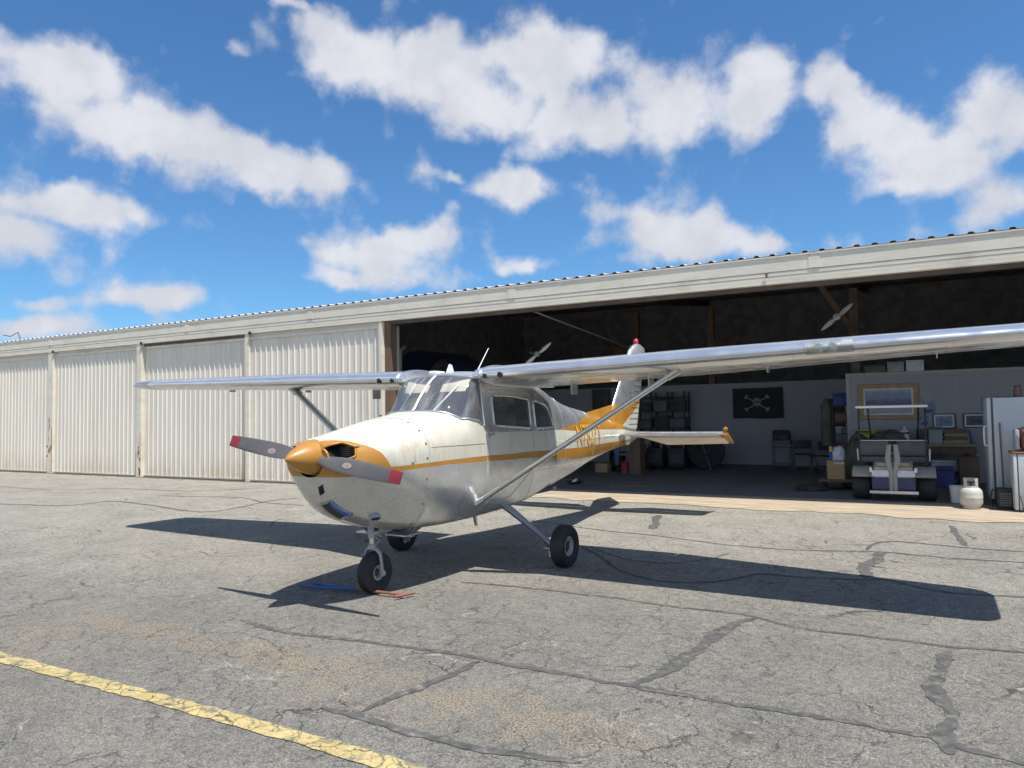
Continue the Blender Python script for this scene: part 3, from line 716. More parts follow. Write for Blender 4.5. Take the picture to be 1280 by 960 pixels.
# ------------------------------------------------------------------ landing gear
M['hub'] = mat('dark_hub', (.06,.06,.062), .5, var=.3, dirt=(.2,.18,.15), dirt_amt=.4, dscale=15)
def wheel(parent, c, r, w, hubr, name_out=1):
    mb = MB(); t = w/2; prof = [(hubr,-t*.55),(hubr+.012,-t*.72),(r*.80,-t*.98),(r*.90,-t*.92),(r*.965,-t*.72)]
    for g in (-.45,-.15,.15,.45):
        prof += [(r*.992,(g-.09)*t),(r*.975,(g-.05)*t),(r*.975,(g+.05)*t),(r*.992,(g+.09)*t)]
    prof += [(r*.965,t*.72),(r*.90,t*.92),(r*.80,t*.98),(hubr+.012,t*.72),(hubr,t*.55)]
    mb.lathe([(a,b) for a,b in prof], c, 'y', 44, cap=False); ty = mb.build('tyre', M['tyre'], parent, smooth=50)
    mb = MB(); mb.lathe([(hubr+.006,-t*.56),(hubr+.006,-t*.66),(hubr-.010,-t*.64),(hubr-.022,-t*.25)], c, 'y', 32, cap=False)
    mb.lathe([(hubr-.022,t*.25),(hubr-.010,t*.64),(hubr+.006,t*.66),(hubr+.006,t*.56)], c, 'y', 32, cap=False)
    rm = mb.build('rim', M['gear'], ty, smooth=40)
    mb = MB(); mb.lathe([(hubr-.02,-t*.26),(0,-t*.26),(0,t*.26),(hubr-.02,t*.26)], c, 'y', 32); mb.lathe([(0,t*.5),(hubr*.30,t*.5),(hubr*.36,t*.27)], c, 'y', 20); mb.lathe([(0,-t*.5),(hubr*.30,-t*.5),(hubr*.36,-t*.27)], c, 'y', 20); mb.build('hub', M['hub'], ty, smooth=40)
    mb = MB()
    for k in range(6):
        a = 2*math.pi*k/6
        for sg in (1,-1): mb.lathe([(hubr*.14,-.003),(hubr*.14,.003)], (c[0]+hubr*.66*math.cos(a), c[1]+sg*t*.265, c[2]+hubr*.66*math.sin(a)), 'y', 10)
    build_each(mb, 'hub_bolt', M['steel'], rm)
    return ty
for sg in (1,-1):
    g = thing('main_gear', '', '', (0,0,0)); del g['label'], g['category']; g.parent = AC
    mb = MB(); path = [(-2.68,.30,.615),(-2.69,.42,.585),(-2.71,.62,.44),(-2.73,.84,.275),(-2.735,.955,.215),(-2.735,1.0,.205)]
    secs = []
    for (x,y,z), w in zip(path, (.075,.072,.058,.044,.036,.036)):
        secs.append([(x-w, y*sg, z-.012),(x+w, y*sg, z-.012),(x+w, y*sg+.008*sg, z+.014),(x-w, y*sg+.008*sg, z+.014)])
    mb.loft(secs); mb.build('gear_leg', M['gear'], g, bevel=.004)
    ty = wheel(g, (-2.735,1.085*sg,.215), .219, .160, .095)
    mb = MB(); mb.lathe([(.075,-.012),(.075,.012)], (-2.735,.985*sg,.218), 'y', 24); mb.box(-2.72,-2.63,.975*sg-.02,.975*sg+.02,.11,.17); mb.tube([(-2.735,.95*sg,.218),(-2.735,1.02*sg,.218)], .03, 12); mb.build('brake_disc', M['steel'], g)
    mb = MB(); mb.tube([(-2.60,.40*sg,.60),(-2.62,.62*sg,.46),(-2.65,.84*sg,.30),(-2.66,.95*sg,.20)], .006, 6); mb.build('brake_line', M['black'], g)
    mb = MB(); mb.box(-2.72,-2.66,.93*sg-.06,.93*sg+.05,.175,.19,b=.004); mb.build('entry_step', M['alu2'], g)
g = thing('nose_gear', '', '', (0,0,0)); del g['label'], g['category']; g.parent = AC
nx, ny, nz_, nr = -.985, .03, .182, .186
ty = wheel(g, (nx,ny,nz_), nr, .135, .062)
mb = MB(); mb.tube([(-.925,ny,.72),(-.945,ny,.50)], .030, 16); mb.build('oleo_strut', M['gear'], g)
mb = MB(); mb.tube([(-.945,ny,.51),(-.955,ny,.415)], .021, 16); mb.build('chrome_piston', M['alu'], g)
mb = MB()
mb.tube([(-.95,ny,.44),(-.953,ny,.40)], .036, 16)
for sg in (1,-1):
    mb.tube([(-.953,ny+.005*sg,.405),(-.958,ny+.05*sg,.395),(-.965,ny+.083*sg,.36),(-.975,ny+.09*sg,.27),(nx,ny+.09*sg,nz_)], [(.026,.016),(.026,.016),(.024,.014),(.022,.012),(.024,.012)], 12)
    mb.lathe([(.026,-.012),(.026,.012)], (nx,ny+.095*sg,nz_), 'y', 16)
mb.build('fork', M['gear'], g, smooth=60)
mb = MB(); mb.tube([(-.97,ny,.52),(-1.05,ny,.46),(-.98,ny,.41)], .010, 8); mb.tube([(-1.0,ny+.03,.56),(-1.12,ny+.12,.58)], .012, 8); mb.box(-1.02,-.93,ny-.05,ny+.05,.53,.56,b=.006); mb.build('torque_link', M['gear'], g)
mb = MB(); mb.tube([(-1.02,ny-.05,.57),(-1.16,ny-.05,.55)], .022, 10); mb.build('shimmy_damper', M['black'], g)
# ------------------------------------------------------------------ antennas and roof fittings
for px, py, tx in ((-2.62,.10,-.08),(-3.75,.0,-.17)):
    z0 = 2.06 if px > -3 else 1.935
    mb = MB(); mb.tube([(px,py,z0),(px-.02,py,z0+.05),(px-.24,py,z0+.30)], [.012,.006,.004], 8); mb.lathe([(.03,0),(.026,.015),(.01,.02)], (px,py,z0-.005), 'z', 12); mb.build('whip_antenna', M['white'], AC)
mb = MB(); mb.prism([(-2.30,2.06),(-2.44,2.065),(-2.40,2.15),(-2.36,2.16)], -.10, -.085, 'y'); mb.build('blade_antenna', M['white'], AC)
for x, y, z in ((-2.30,-.22,2.045),(-2.42,.36,2.055)):
    mb = MB(); mb.box(x-.09,x+.09,y-.05,y+.05,z,z+.04,b=.015); mb.build('roof_vent', M['white'], AC)
mb = MB(); mb.tube([(-2.3,.25,.54),(-2.33,.25,.43)], [(.03,.012),(.02,.008)], 10); mb.build('belly_drain', M['alu2'], AC)

# ------------------------------------------------------------------ ground
def ground_mat(name, base_a, base_b, dirt=True):
    m = bpy.data.materials.new(name); m.use_nodes = True; t = NT(m); b = t.n['Principled BSDF']; v = t.obj()
    sep = t.new('ShaderNodeSeparateXYZ'); t.link(v, sep.inputs[0])
    big = t.noise(v, .22, 3, .6, .4); mid = t.noise(v, 1.3, 4, .65); peb = t.noise(v, 9.0, 4, .75); fine = t.noise(v, 75, 2, .7); fine2 = t.noise(v, 190, 1, .7); grit = t.noise(v, 22, 5, .8)
    # paler towards the hangars, greyer in front of the wing, broken up by noise
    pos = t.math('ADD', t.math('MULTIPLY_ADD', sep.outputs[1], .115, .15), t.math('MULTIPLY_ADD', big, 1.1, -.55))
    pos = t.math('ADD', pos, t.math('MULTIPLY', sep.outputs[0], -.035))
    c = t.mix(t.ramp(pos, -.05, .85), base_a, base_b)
    c = t.mix(t.ramp(mid, .3, .72), t.mix(1.0, c, (.80,.80,.81), 'MULTIPLY'), c)
    c = t.mix(t.math('MULTIPLY', t.ramp(grit, .44, .64), .8), c, t.mix(1.0, c, (1.42,1.38,1.26), 'MULTIPLY'))
    c = t.mix(t.math('MULTIPLY', t.ramp(grit, .50, .33), .7), c, t.mix(1.0, c, (.50,.50,.52), 'MULTIPLY'))
    c = t.mix(t.math('MULTIPLY', t.ramp(peb, .42, .62), .6), t.mix(1.0, c, (.78,.78,.79), 'MULTIPLY'), c)
    c = t.mix(t.ramp(fine, .34, .66), t.mix(1.0, c, (.66,.66,.67), 'MULTIPLY'), t.mix(1.0, c, (1.25,1.24,1.2), 'MULTIPLY'))
    # exposed stone chips
    vo = t.new('ShaderNodeTexVoronoi', feature='F1'); vo.inputs['Scale'].default_value = 70; t.link(v, vo.inputs['Vector'])
    chip = t.math('MULTIPLY', t.ramp(vo.outputs['Distance'], .40, .22), t.ramp(fine, .42, .58))
    chs = t.new('ShaderNodeSeparateColor'); t.link(vo.outputs['Color'], chs.inputs[0])
    c = t.mix(t.math('MULTIPLY', chip, .85), c, t.mix(chs.outputs[0], (.16,.15,.14), (.46,.42,.36)))
    c = t.mix(t.math('MULTIPLY', t.ramp(fine2, .52, .36), .65), c, (.045,.045,.047))
    if dirt:
        # dry soil and grass debris washed into low spots
        acc = None
        for x, y, rx, ry, a, w in ((-1.05,-.72,.85,.22,.0,1.0),(-1.3,-1.15,.9,.35,0,.8),(.75,-.66,1.2,.28,0,1.0),(2.55,-.75,1.0,.33,0,.95),(1.6,-.9,1.2,.40,0,.7),(-.1,-.72,.8,.2,0,.8),(-.2,-1.75,.7,.2,0,.45),(3.6,-.95,.8,.35,0,.5),(1.6,2.05,1.7,.18,-.12,.40),(3.6,1.92,1.4,.14,-.05,.4)):
            dx = t.math('MULTIPLY', t.math('SUBTRACT', sep.outputs[0], x), 1/rx); dy = t.math('MULTIPLY', t.math('SUBTRACT', sep.outputs[1], y), 1/ry)
            e = t.math('MULTIPLY', t.math('POWER', 2.718, t.math('MULTIPLY', t.math('MULTIPLY_ADD', dx, dx, t.math('MULTIPLY', dy, dy)), -1.0)), w)
            acc = e if acc is None else t.math('MAXIMUM', acc, e)
        patch_n = t.noise(v, 4.5, 5, .75, .6); soil = t.math('ADD', t.math('MULTIPLY', acc, .9), t.math('MULTIPLY_ADD', patch_n, 3.0, -1.62))
        fs = t.math('ADD', soil, t.math('MULTIPLY_ADD', t.noise(v, 48, 3, .75), 2.2, -1.1))
        c = t.mix(t.math('MULTIPLY', t.ramp(fs, .2, .85), .8), c, t.mix(t.ramp(fine, .38, .62), (.115,.093,.072), (.35,.295,.22)))
    # crazed "alligator" cracking, dark where open, pale where filled with sand
    wv = t.new('ShaderNodeVectorMath', operation='MULTIPLY_ADD'); t.link(t.noise(v, 3.0, 5, .65, 0, 1), wv.inputs[0]); wv.inputs[1].default_value = (.40,.40,0); t.link(v, wv.inputs[2])
    cr = None
    hb = None
    for sc_, wd, lo, hi, amt, sd in ((1.9,.013,.37,.58,.75,0), (4.6,.024,.41,.60,.62,3), (10.5,.034,.49,.64,.5,7)):
        ve = t.new('ShaderNodeTexVoronoi', feature='DISTANCE_TO_EDGE'); ve.inputs['Scale'].default_value = sc_; t.link(wv.outputs[0], ve.inputs['Vector'])
        line = t.ramp(ve.outputs['Distance'], wd, wd*.2)
        off = t.new('ShaderNodeMapping'); off.inputs['Location'].default_value = (sd, sd*2, 0); t.link(v, off.inputs['Vector'])
        msk = t.ramp(t.noise(off.outputs[0], .9, 6, .62), lo, hi)
        k = t.math('MULTIPLY', line, t.math('MULTIPLY', msk, amt))
        pale = t.ramp(t.noise(off.outputs[0], 1.9, 3, .6), .60, .64)
        c = t.mix(k, c, t.mix(pale, (.035,.034,.033), (.40,.37,.29)))
        hb = k if hb is None else t.math('MAXIMUM', hb, k)
    # pale sandy flecks
    fl = t.math('MULTIPLY', t.ramp(t.noise(v, 6.5, 5, .6, 1.2), .66, .72), t.ramp(t.noise(v, .8, 2), .45, .6))
    c = t.mix(t.math('MULTIPLY', fl, .7), c, (.42,.39,.31))
    t.link(c, b.inputs['Base Color']); b.inputs['Roughness'].default_value = .92; b.inputs['Specular IOR Level'].default_value = .2
    hgt = t.math('ADD', t.math('MULTIPLY', fine, .5), t.math('MULTIPLY', grit, 1.0)); hgt = hgt
    bn = t.new('ShaderNodeBump'); bn.inputs['Strength'].default_value = .8; bn.inputs['Distance'].default_value = .016; t.link(hgt, bn.inputs['Height']); t.link(bn.outputs[0], b.inputs['Normal'])
    return m
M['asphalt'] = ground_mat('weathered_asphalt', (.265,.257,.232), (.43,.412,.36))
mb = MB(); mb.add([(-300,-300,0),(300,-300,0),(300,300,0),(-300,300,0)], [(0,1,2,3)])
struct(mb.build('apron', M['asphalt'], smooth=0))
def crack_mat():
    m = mat('crack_sealant', (.090,.087,.083), .88, var=.45, vscale=14, dirt=(.30,.28,.23), dirt_amt=.85, dscale=11, bump=.4, bscale=60); return m
M['seal'] = crack_mat()
SEALS = [('A',0.035,[[0.86, 3.83], [1.34, 3.26], [1.74, 2.77], [2.28, 2.48], [2.75, 2.7], [3.03, 3.16], [3.46, 3.21], [3.86, 3.29], [4.09, 3.39], [4.56, 3.12], [5.13, 3.18], [5.45, 3.19]]),
('B',0.02,[[0.92, 3.86], [1.56, 3.36], [2.03, 3.29], [2.37, 3.62], [2.53, 4.14]]),
('C',0.03,[[0.55, 1.64], [1.07, 1.71], [1.48, 1.73], [1.88, 1.7], [2.46, 1.68], [2.99, 1.67], [3.23, 1.66], [3.6, 1.49], [4.02, 1.49], [4.5, 1.47], [4.94, 1.56], [5.19, 1.57]]),
('D',0.07,[[3.27, 1.61], [3.12, 1.2], [3.06, 0.64], [2.98, 0.19], [2.9, -0.08]]),
('E',0.035,[[-0.34, -0.18], [0.25, -0.24], [0.87, -0.15], [1.53, -0.11], [1.87, -0.14], [2.33, -0.13], [2.84, -0.12], [3.31, -0.13], [3.8, -0.11], [4.17, -0.11], [4.41, -0.1], [4.5, -0.15], [4.74, -0.2], [4.9, -0.22]]),
('F',0.045,[[1.87, -0.14], [1.81, -0.58], [1.76, -0.9], [1.72, -1.09]]),
('G',0.04,[[1.48, -1.17], [1.92, -1.17], [2.35, -1.21], [2.68, -1.17], [2.98, -1.11]]),
('H',0.06,[[4.52, 1.36], [4.44, 0.91], [4.42, 0.56], [4.47, 0.26], [4.41, -0.01], [4.43, -0.24]]),
('I',0.025,[[-0.76, 5.51], [0.61, 5.02], [1.44, 4.89], [2.31, 4.64], [3.21, 4.6], [4.01, 4.85], [4.69, 4.76], [5.32, 4.78], [5.71, 4.83]]),
('J',0.09,[[4.03, 4.85], [3.95, 4.11], [3.92, 3.42]]),
('K',0.03,[[3.88, 4.89], [3.93, 5.3], [4.16, 5.63], [4.8, 5.51], [5.4, 5.46]]),
('L',0.05,[[4.77, 7.23], [4.82, 6.47], [4.86, 5.59]]),
('M',0.08,[[0.87, 6.73], [1.25, 5.37]]),
('N',0.04,[[-11.59, 3.4], [-9.98, 3.75], [-9.72, 4.54], [-8.27, 4.43], [-6.39, 4.21], [-6.64, 5.86], [-6.41, 6.38]]),
('O',0.03,[[-16.15, 5.54], [-13.88, 5.51], [-12.25, 6.29], [-9.96, 6.55], [-8.9, 7.68]]),
('Q',0.03,[[-9.73, 5.6], [-7.75, 6.03], [-6.58, 5.61], [-5.44, 5.53]]),]
rs = random.Random(3); mb = MB()
for li, (nm, w, ps) in enumerate(SEALS):
    P = [Vector((a, b)) for a, b in ps]; Q = []
    for i in range(len(P)-1):
        k = max(2, int((P[i+1]-P[i]).length/.035))
        p0, p1, p2, p3 = P[max(i-1,0)], P[i], P[i+1], P[min(i+2,len(P)-1)]
        for q in range(k):
            u = q/k; Q.append(.5*((2*p1)+(p2-p0)*u+(2*p0-5*p1+4*p2-p3)*u*u+(3*p1-p0-3*p2+p3)*u**3))
    Q.append(P[-1]); rag = [.85+.25*math.sin(i*.31+li)+.12*math.sin(i*1.7) for i in range(len(Q))]; dj = Vector((0,0)); vs = []; z = .003+.00012*li
    for i, q in enumerate(Q):
        tt = (Q[min(i+1,len(Q)-1)]-Q[max(i-1,0)]); 
        if tt.length < 1e-6: tt = Vector((1,0))
        tt.normalize(); nn = Vector((-tt.y, tt.x)); dj = dj*.92+Vector((rs.uniform(-1,1), rs.uniform(-1,1)))*.008
        e = min(1, i/4, (len(Q)-1-i)/4)*.75+.25
        a = w*(.62+.38*rs.random())*e*rag[i]; c_ = w*(.62+.38*rs.random())*e*rag[len(rag)-1-i]
        vs += [(q.x+dj.x+nn.x*a, q.y+dj.y+nn.y*a, z), (q.x+dj.x-nn.x*c_, q.y+dj.y-nn.y*c_, z)]
    mb.add(vs, [(2*i, 2*i+1, 2*i+3, 2*i+2) for i in range(len(Q)-1)])
struct(mb.build('crack_seal', M['seal'], smooth=0))
# worn yellow line
def line_mat():
    m = bpy.data.materials.new('worn_yellow_line'); m.use_nodes = True; t = NT(m); b = t.n['Principled BSDF']; v = t.obj()
    sep = t.new('ShaderNodeSeparateXYZ'); t.link(v, sep.inputs[0])
    c = t.mix(t.ramp(t.noise(v, 5, 6, .7), .3, .7), (.43,.335,.13), (.54,.44,.20))
    c = t.mix(t.math('MULTIPLY', t.ramp(t.noise(v, 45, 6, .75), .47, .66), .6), c, (.30,.26,.17))
    wv = t.new('ShaderNodeVectorMath', operation='MULTIPLY_ADD'); t.link(t.noise(v, 3.0, 5, .65, 0, 1), wv.inputs[0]); wv.inputs[1].default_value = (.35,.35,0); t.link(v, wv.inputs[2])
    for s_, w_, am in ((6.5,.03,.85),(15,.045,.55)):
        ve = t.new('ShaderNodeTexVoronoi', feature='DISTANCE_TO_EDGE'); ve.inputs['Scale'].default_value = s_; t.link(wv.outputs[0], ve.inputs['Vector'])
        c = t.mix(t.math('MULTIPLY', t.ramp(ve.outputs['Distance'], w_, w_*.25), am), c, (.06,.056,.045))
    # paint flaked off
    fl = t.ramp(t.noise(v, 7.5, 5, .78, .5), .52, .62)
    c = t.mix(t.math('MULTIPLY', fl, .8), c, (.15,.14,.12))
    t.link(c, b.inputs['Base Color']); b.inputs['Roughness'].default_value = .8
    bn = t.new('ShaderNodeBump'); bn.inputs['Strength'].default_value = .4; bn.inputs['Distance'].default_value = .008; t.link(t.noise(v, 60, 6, .7), bn.inputs['Height']); t.link(bn.outputs[0], b.inputs['Normal'])
    return m
M['yline'] = line_mat()
mb = MB(); N = 260; vs = []
for i in range(N+1):
    x = -7+16*i/N; y = -1.51+.02*math.sin(x*1.1)
    vs += [(x, y+.060+rs.uniform(-.012,.006), .0052), (x, y-.060-rs.uniform(-.012,.006), .0052)]
mb.add(vs, [(2*i, 2*i+1, 2*i+3, 2*i+2) for i in range(N)])
struct(mb.build('painted_line', M['yline'], smooth=0))
# concrete strip in front of the doors and hangar floor
M['strip'] = mat('tan_concrete', (.42,.345,.25), .9, var=.35, vscale=2.6, dirt=(.25,.19,.13), dirt_amt=.95, dscale=1.5, stretch=(.5,3.5,1), bump=.4, bscale=50)
def strip_edge(u): return 8.02-.055*(u-1) if u > -4 else 8.3
mb = MB(); us = [-6.1+.25*i for i in range(0, 68)]; vs = []
for u in us: vs += [(u, strip_edge(u)+.10*math.sin(u*2.3)+.05*math.sin(u*7.1)+rs.uniform(-.06,.06), .0075), (u, 9.9, .0075)]
mb.add(vs, [(2*i, 2*i+2, 2*i+3, 2*i+1) for i in range(len(us)-1)]); struct(mb.build('concrete_threshold', M['strip'], smooth=0))
mb = MB(); mb.add([(-10.6,9.75,.0115),(10.4,9.75,.0115),(10.4,23.9,.0115),(-10.6,23.9,.0115)], [(0,1,2,3)])
M['hfloor'] = mat('hangar_floor', (.17,.168,.165), .85, var=.2, vscale=1.2, dirt=(.11,.105,.10), dirt_amt=.6, dscale=.9, bump=.2)
struct(mb.build('hangar_floor', M['hfloor'], smooth=0))
# dirt drift along the foot of the doors
mb = MB(); vs = []; us = [-46+.2*i for i in range(199)]
for u in us: vs += [(u, 8.80, .004), (u, 8.62+rs.uniform(-.06,.05), .004)]
M['drift'] = mat('door_dirt', (.10,.085,.06), .95, var=.5, vscale=12)
mb.add(vs, [(2*i, 2*i+1, 2*i+3, 2*i+2) for i in range(len(us)-1)]); struct(mb.build('dirt_drift', M['drift'], smooth=0))
# ------------------------------------------------------------------ the hangar
M['clad'] = mat('cream_cladding', (.76,.705,.61), .55, var=.07, vscale=1.2, dirt=(.56,.45,.31), dirt_amt=.5, dscale=1.1, stretch=(3,3,.35))
def rust_foot():
    """rust and splashed dirt along the lower edge of the sheets"""
    m = M['clad']; t = NT(m); b = t.n['Principled BSDF']; v = t.obj(); sp = t.new('ShaderNodeSeparateXYZ'); t.link(v, sp.inputs[0]); old = b.inputs['Base Color'].links[0].from_socket
    run = t.noise(t.scale(v, (5,1,.5)), 2.4, 5, .65); big = t.noise(t.scale(v, (.8,1,.5)), 1.0, 3, .6)
    f = t.math('MULTIPLY', t.ramp(sp.outputs[2], .85, .05), t.ramp(t.math('ADD', run, t.math('MULTIPLY', big, .6)), .62, 1.0))
    c = t.mix(t.math('MULTIPLY', f, .48), old, (.52,.38,.22))
    run2 = t.ramp(t.noise(t.scale(v, (9,1,.22)), 2.0, 4, .6), .64, .80); c = t.mix(t.math('MULTIPLY', run2, .35), c, (.50,.41,.29)); t.link(c, b.inputs['Base Color'])
rust_foot()
M['trim'] = mat('cream_trim', (.76,.70,.585), .6, var=.07, vscale=1.5, dirt=(.34,.27,.18), dirt_amt=.4, dscale=1.6, stretch=(1,1,2))
M['greytrim'] = mat('weathered_trim', (.42,.41,.37), .6, var=.1, dirt=(.3,.2,.1), dirt_amt=.5, dscale=2)
M['rust'] = mat('rusty_steel', (.24,.12,.05), .85, var=.4, vscale=6, dirt=(.45,.38,.28), dirt_amt=.5, dscale=5)
M['roofm'] = mat('galvanised_roof', (.50,.51,.55), .5, metal=.0, var=.15, vscale=2, dirt=(.2,.16,.12), dirt_amt=.3)
M['wood'] = mat('old_timber', (.17,.11,.07), .8, var=.3, vscale=3, stretch=(1,1,.3), dirt=(.07,.05,.035), dirt_amt=.5)
M['darkwood'] = mat('dark_timber', (.13,.11,.10), .85, var=.3)
M['inwall'] = mat('interior_white_board', (.36,.36,.39), .75, var=.05, vscale=1.0, dirt=(.22,.22,.24), dirt_amt=.3, dscale=1)
M['darkwall'] = mat('dark_sheathing', (.34,.34,.37), .9, var=.3)
HG = thing('hangar_building', 'long row of cream corrugated metal hangars with one wide open bay behind the aeroplane', 'hangar', (0,8.75,0))
def hp(mb, name, m, parent=None, **k): return mb.build(name, m, HG if parent is None else parent, **k)
U0, U1, DEP = -46.6, 19.8, 15.3
# corrugated roof: sheets rise towards the back
SL = math.tan(R(7)); mb = MB(); prof = []
u = U0-.2; pitch = .262
while u < U1+.2:
    prof += [(u,0),(u+.15,0),(u+.178,.032),(u+.232,.032)]; u += pitch
a = [(p, -.062, 4.36+h) for p, h in prof]; b = [(p, DEP+.3, 4.36+h+SL*(DEP+.4)) for p, h in prof]
a2 = [(p, -.062, 4.352+h) for p, h in prof]; b2 = [(p, DEP+.3, 4.352+h+SL*(DEP+.4)) for p, h in prof]
n = len(prof)
mb.add(a+b+a2+b2, [(i,i+1,n+i+1,n+i) for i in range(n-1)]+[(2*n+i,3*n+i,3*n+i+1,2*n+i+1) for i in range(n-1)]+[(i,2*n+i,2*n+i+1,i+1) for i in range(n-1)])
hp(mb, 'roof', M['roofm'], smooth=25, recalc=False)
# fascia in lengths, with a drip seam and cover plates at the joints
xs = [U0,-28.9,-19.9,-13.1,-8.45,-2.75,3.06,9.0,14.2,U1]
for i in range(len(xs)-1):
    mb = MB(); mb.box(xs[i]+.004, xs[i+1]-.004, -.045, .03, 4.078, 4.345); mb.box(xs[i]+.004, xs[i+1]-.004, -.06, -.046, 4.32, 4.346)
    fo_ = hp(mb, 'fascia', M['trim'], smooth=0)
    if i > 0:
        mb = MB(); mb.box(xs[i]-.09, xs[i]+.09, -.052, -.046, 4.082, 4.33); mb.box(xs[i]-.075, xs[i]-.06, -.056, -.052, 4.29, 4.305, m=1); mb.box(xs[i]+.06, xs[i]+.075, -.056, -.052, 4.29, 4.305, m=1); mb.build('joint_plate', [M['trim'], M['rust']], fo_, smooth=0)
for sq, (v0_, za, zb) in enumerate(((-.040,4.004,4.070),(-.036,3.935,4.000),(-.041,3.868,3.931))):
    mb = MB(); mb.box(U0, U1, v0_, .07, za, zb); hp(mb, 'track_board', M['trim'], smooth=0)
mb = MB(); mb.box(U0, U1, .071, .20, 3.80, 4.06); hp(mb, 'track_beam', M['darkwood'], smooth=0)
# doors
def door(u0, u1, v, pitch=.205, rust=0):
    o_mb = MB(); prof = []; u = u0
    while u < u1-.02:
        prof += [(u, 0), (u+pitch*.68, 0), (u+pitch*.76, -.024), (u+pitch*.88, -.024), (u+pitch*.97, 0)]; u += pitch
    prof = [(min(a, u1), b) for a, b in prof]+[(u1, 0)]
    z0, z1 = .05, 3.70
    A = [(p, v+h, z0) for p, h in prof]; B = [(p, v+h, z1) for p, h in prof]; n = len(prof)
    o_mb.add(A+B, [(i,i+1,n+i+1,n+i) for i in range(n-1)])
    A = [(p, v+h+.004, z0) for p, h in prof]; B = [(p, v+h+.004, z1) for p, h in prof]
    o_mb.add(A+B, [(i,n+i,n+i+1,i+1) for i in range(n-1)])
    d_ = hp(o_mb, 'sliding_door', M['clad'], smooth=25, recalc=False)
    mb = MB(); mb.box(u0, u1, v+.006, v+.06, 3.64, 3.864); mb.box(u0, u1, v-.036, v+.005, 3.705, 3.775); mb.build('top_rail', M['trim'], d_, smooth=0)
    mb = MB(); mb.box(u0, u1, v+.006, v+.06, .03, .12); mb.build('bottom_rail', M['trim'], d_, smooth=0)
    mb = MB(); mb.box(u0, u1, v-.036, v+.005, .02, .06); mb.build('bottom_channel', M['greytrim'], d_, smooth=0)
    return d_
door(-46.4, -37.7, .055); door(-37.6, -28.95, .055); door(-28.85, -24.4, .055); door(-24.38, -20.05, .055)
door(-19.75, -15.38, .05); d3 = door(-15.15, -10.80, .105); d4 = door(-10.62, -6.30, .042, .20)
door(10.85, 15.2, .05); door(15.45, 19.7, .05)
# posts between the doors
def post(u, w, v0, v1, top, mt='trim', rusty=None):
    mb = MB(); mb.box(u-w/2, u+w/2, v0, v1, .0, top); p_ = hp(mb, 'door_post', M[mt], smooth=0, bevel=.006)
    if rusty:
        mb = MB()
        for k in range(rusty[2]):
            z = rs.uniform(rusty[0], rusty[1]); x = u+rs.uniform(-.42,.42)*w; h = rs.uniform(.03,.13); ww = rs.uniform(.012,.05)
            mb.prism([(x-ww,z-h*.6),(x-ww*.3,z-h),(x+ww*.6,z-h*.5),(x+ww,z+h*.2),(x+ww*.2,z+h),(x-ww*.7,z+h*.5)], v0-.003, v0-.0005, 'y')
        mb.build('rust_patch', M['rust'], p_, smooth=0)
    return p_
post(-19.90, .30, -.028, .25, 3.93, rusty=(.55,1.75,10)); post(-15.27, .22, -.028, .30, 3.93, rusty=(.1,.9,6)); post(-10.71, .16, -.026, .36, 3.93); post(-28.9,.1,.05,.25,3.8); post(10.72,.22,-.028,.3,3.8); post(15.32,.22,-.028,.3,3.8); post(-24.39,.06,.1,.25,3.8)
mb = MB(); mb.box(-10.79,-10.765,-.032,-.027,.03,1.0); mb.box(-15.385,-15.375,-.033,-.029,.05,.75); mb.box(-19.79,-19.765,-.034,-.029,.05,1.5); mb.box(-15.18,-15.165,-.034,-.029,.02,1.3)
build_each(mb, 'rust_streak', M['rust'], HG, smooth=0)
mb = MB()   # track rollers hung from the header
for u in (-19.72, -15.12, -10.56):
    mb.lathe([(.045,-.012),(.045,.012)], (u,-.06,3.87), 'y', 14)
build_each(mb, 'door_roller', M['black'], HG)
mb = MB(); mb.box(-6.30,-6.20,-.03,.14,.0,3.863); hp(mb, 'door_post', M['trim'], smooth=0, bevel=.006)
mb = MB(); mb.box(-6.19,-6.02,.06,.34,.0,3.85); op = hp(mb, 'opening_post', M['wood'], smooth=0, bevel=.006)
mb = MB(); mb.box(-6.015,-5.985,.28,.34,.0,3.76); mb.build('steel_guide', M['greytrim'], op, smooth=0)
mb = MB()
for k in range(2): mb.box(-6.29+.0,-6.22,-.036,-.031,1.62-.10*k,1.66-.10*k)
build_each(mb, 'hasp', M['rust'], HG, smooth=0)
mb = MB(); mb.box(2.28,2.31,-.07,-.061,3.98,4.05); mb.box(2.27,2.32,-.075,-.061,4.04,4.07); hp(mb, 'fascia_hook', M['rust'], smooth=0)
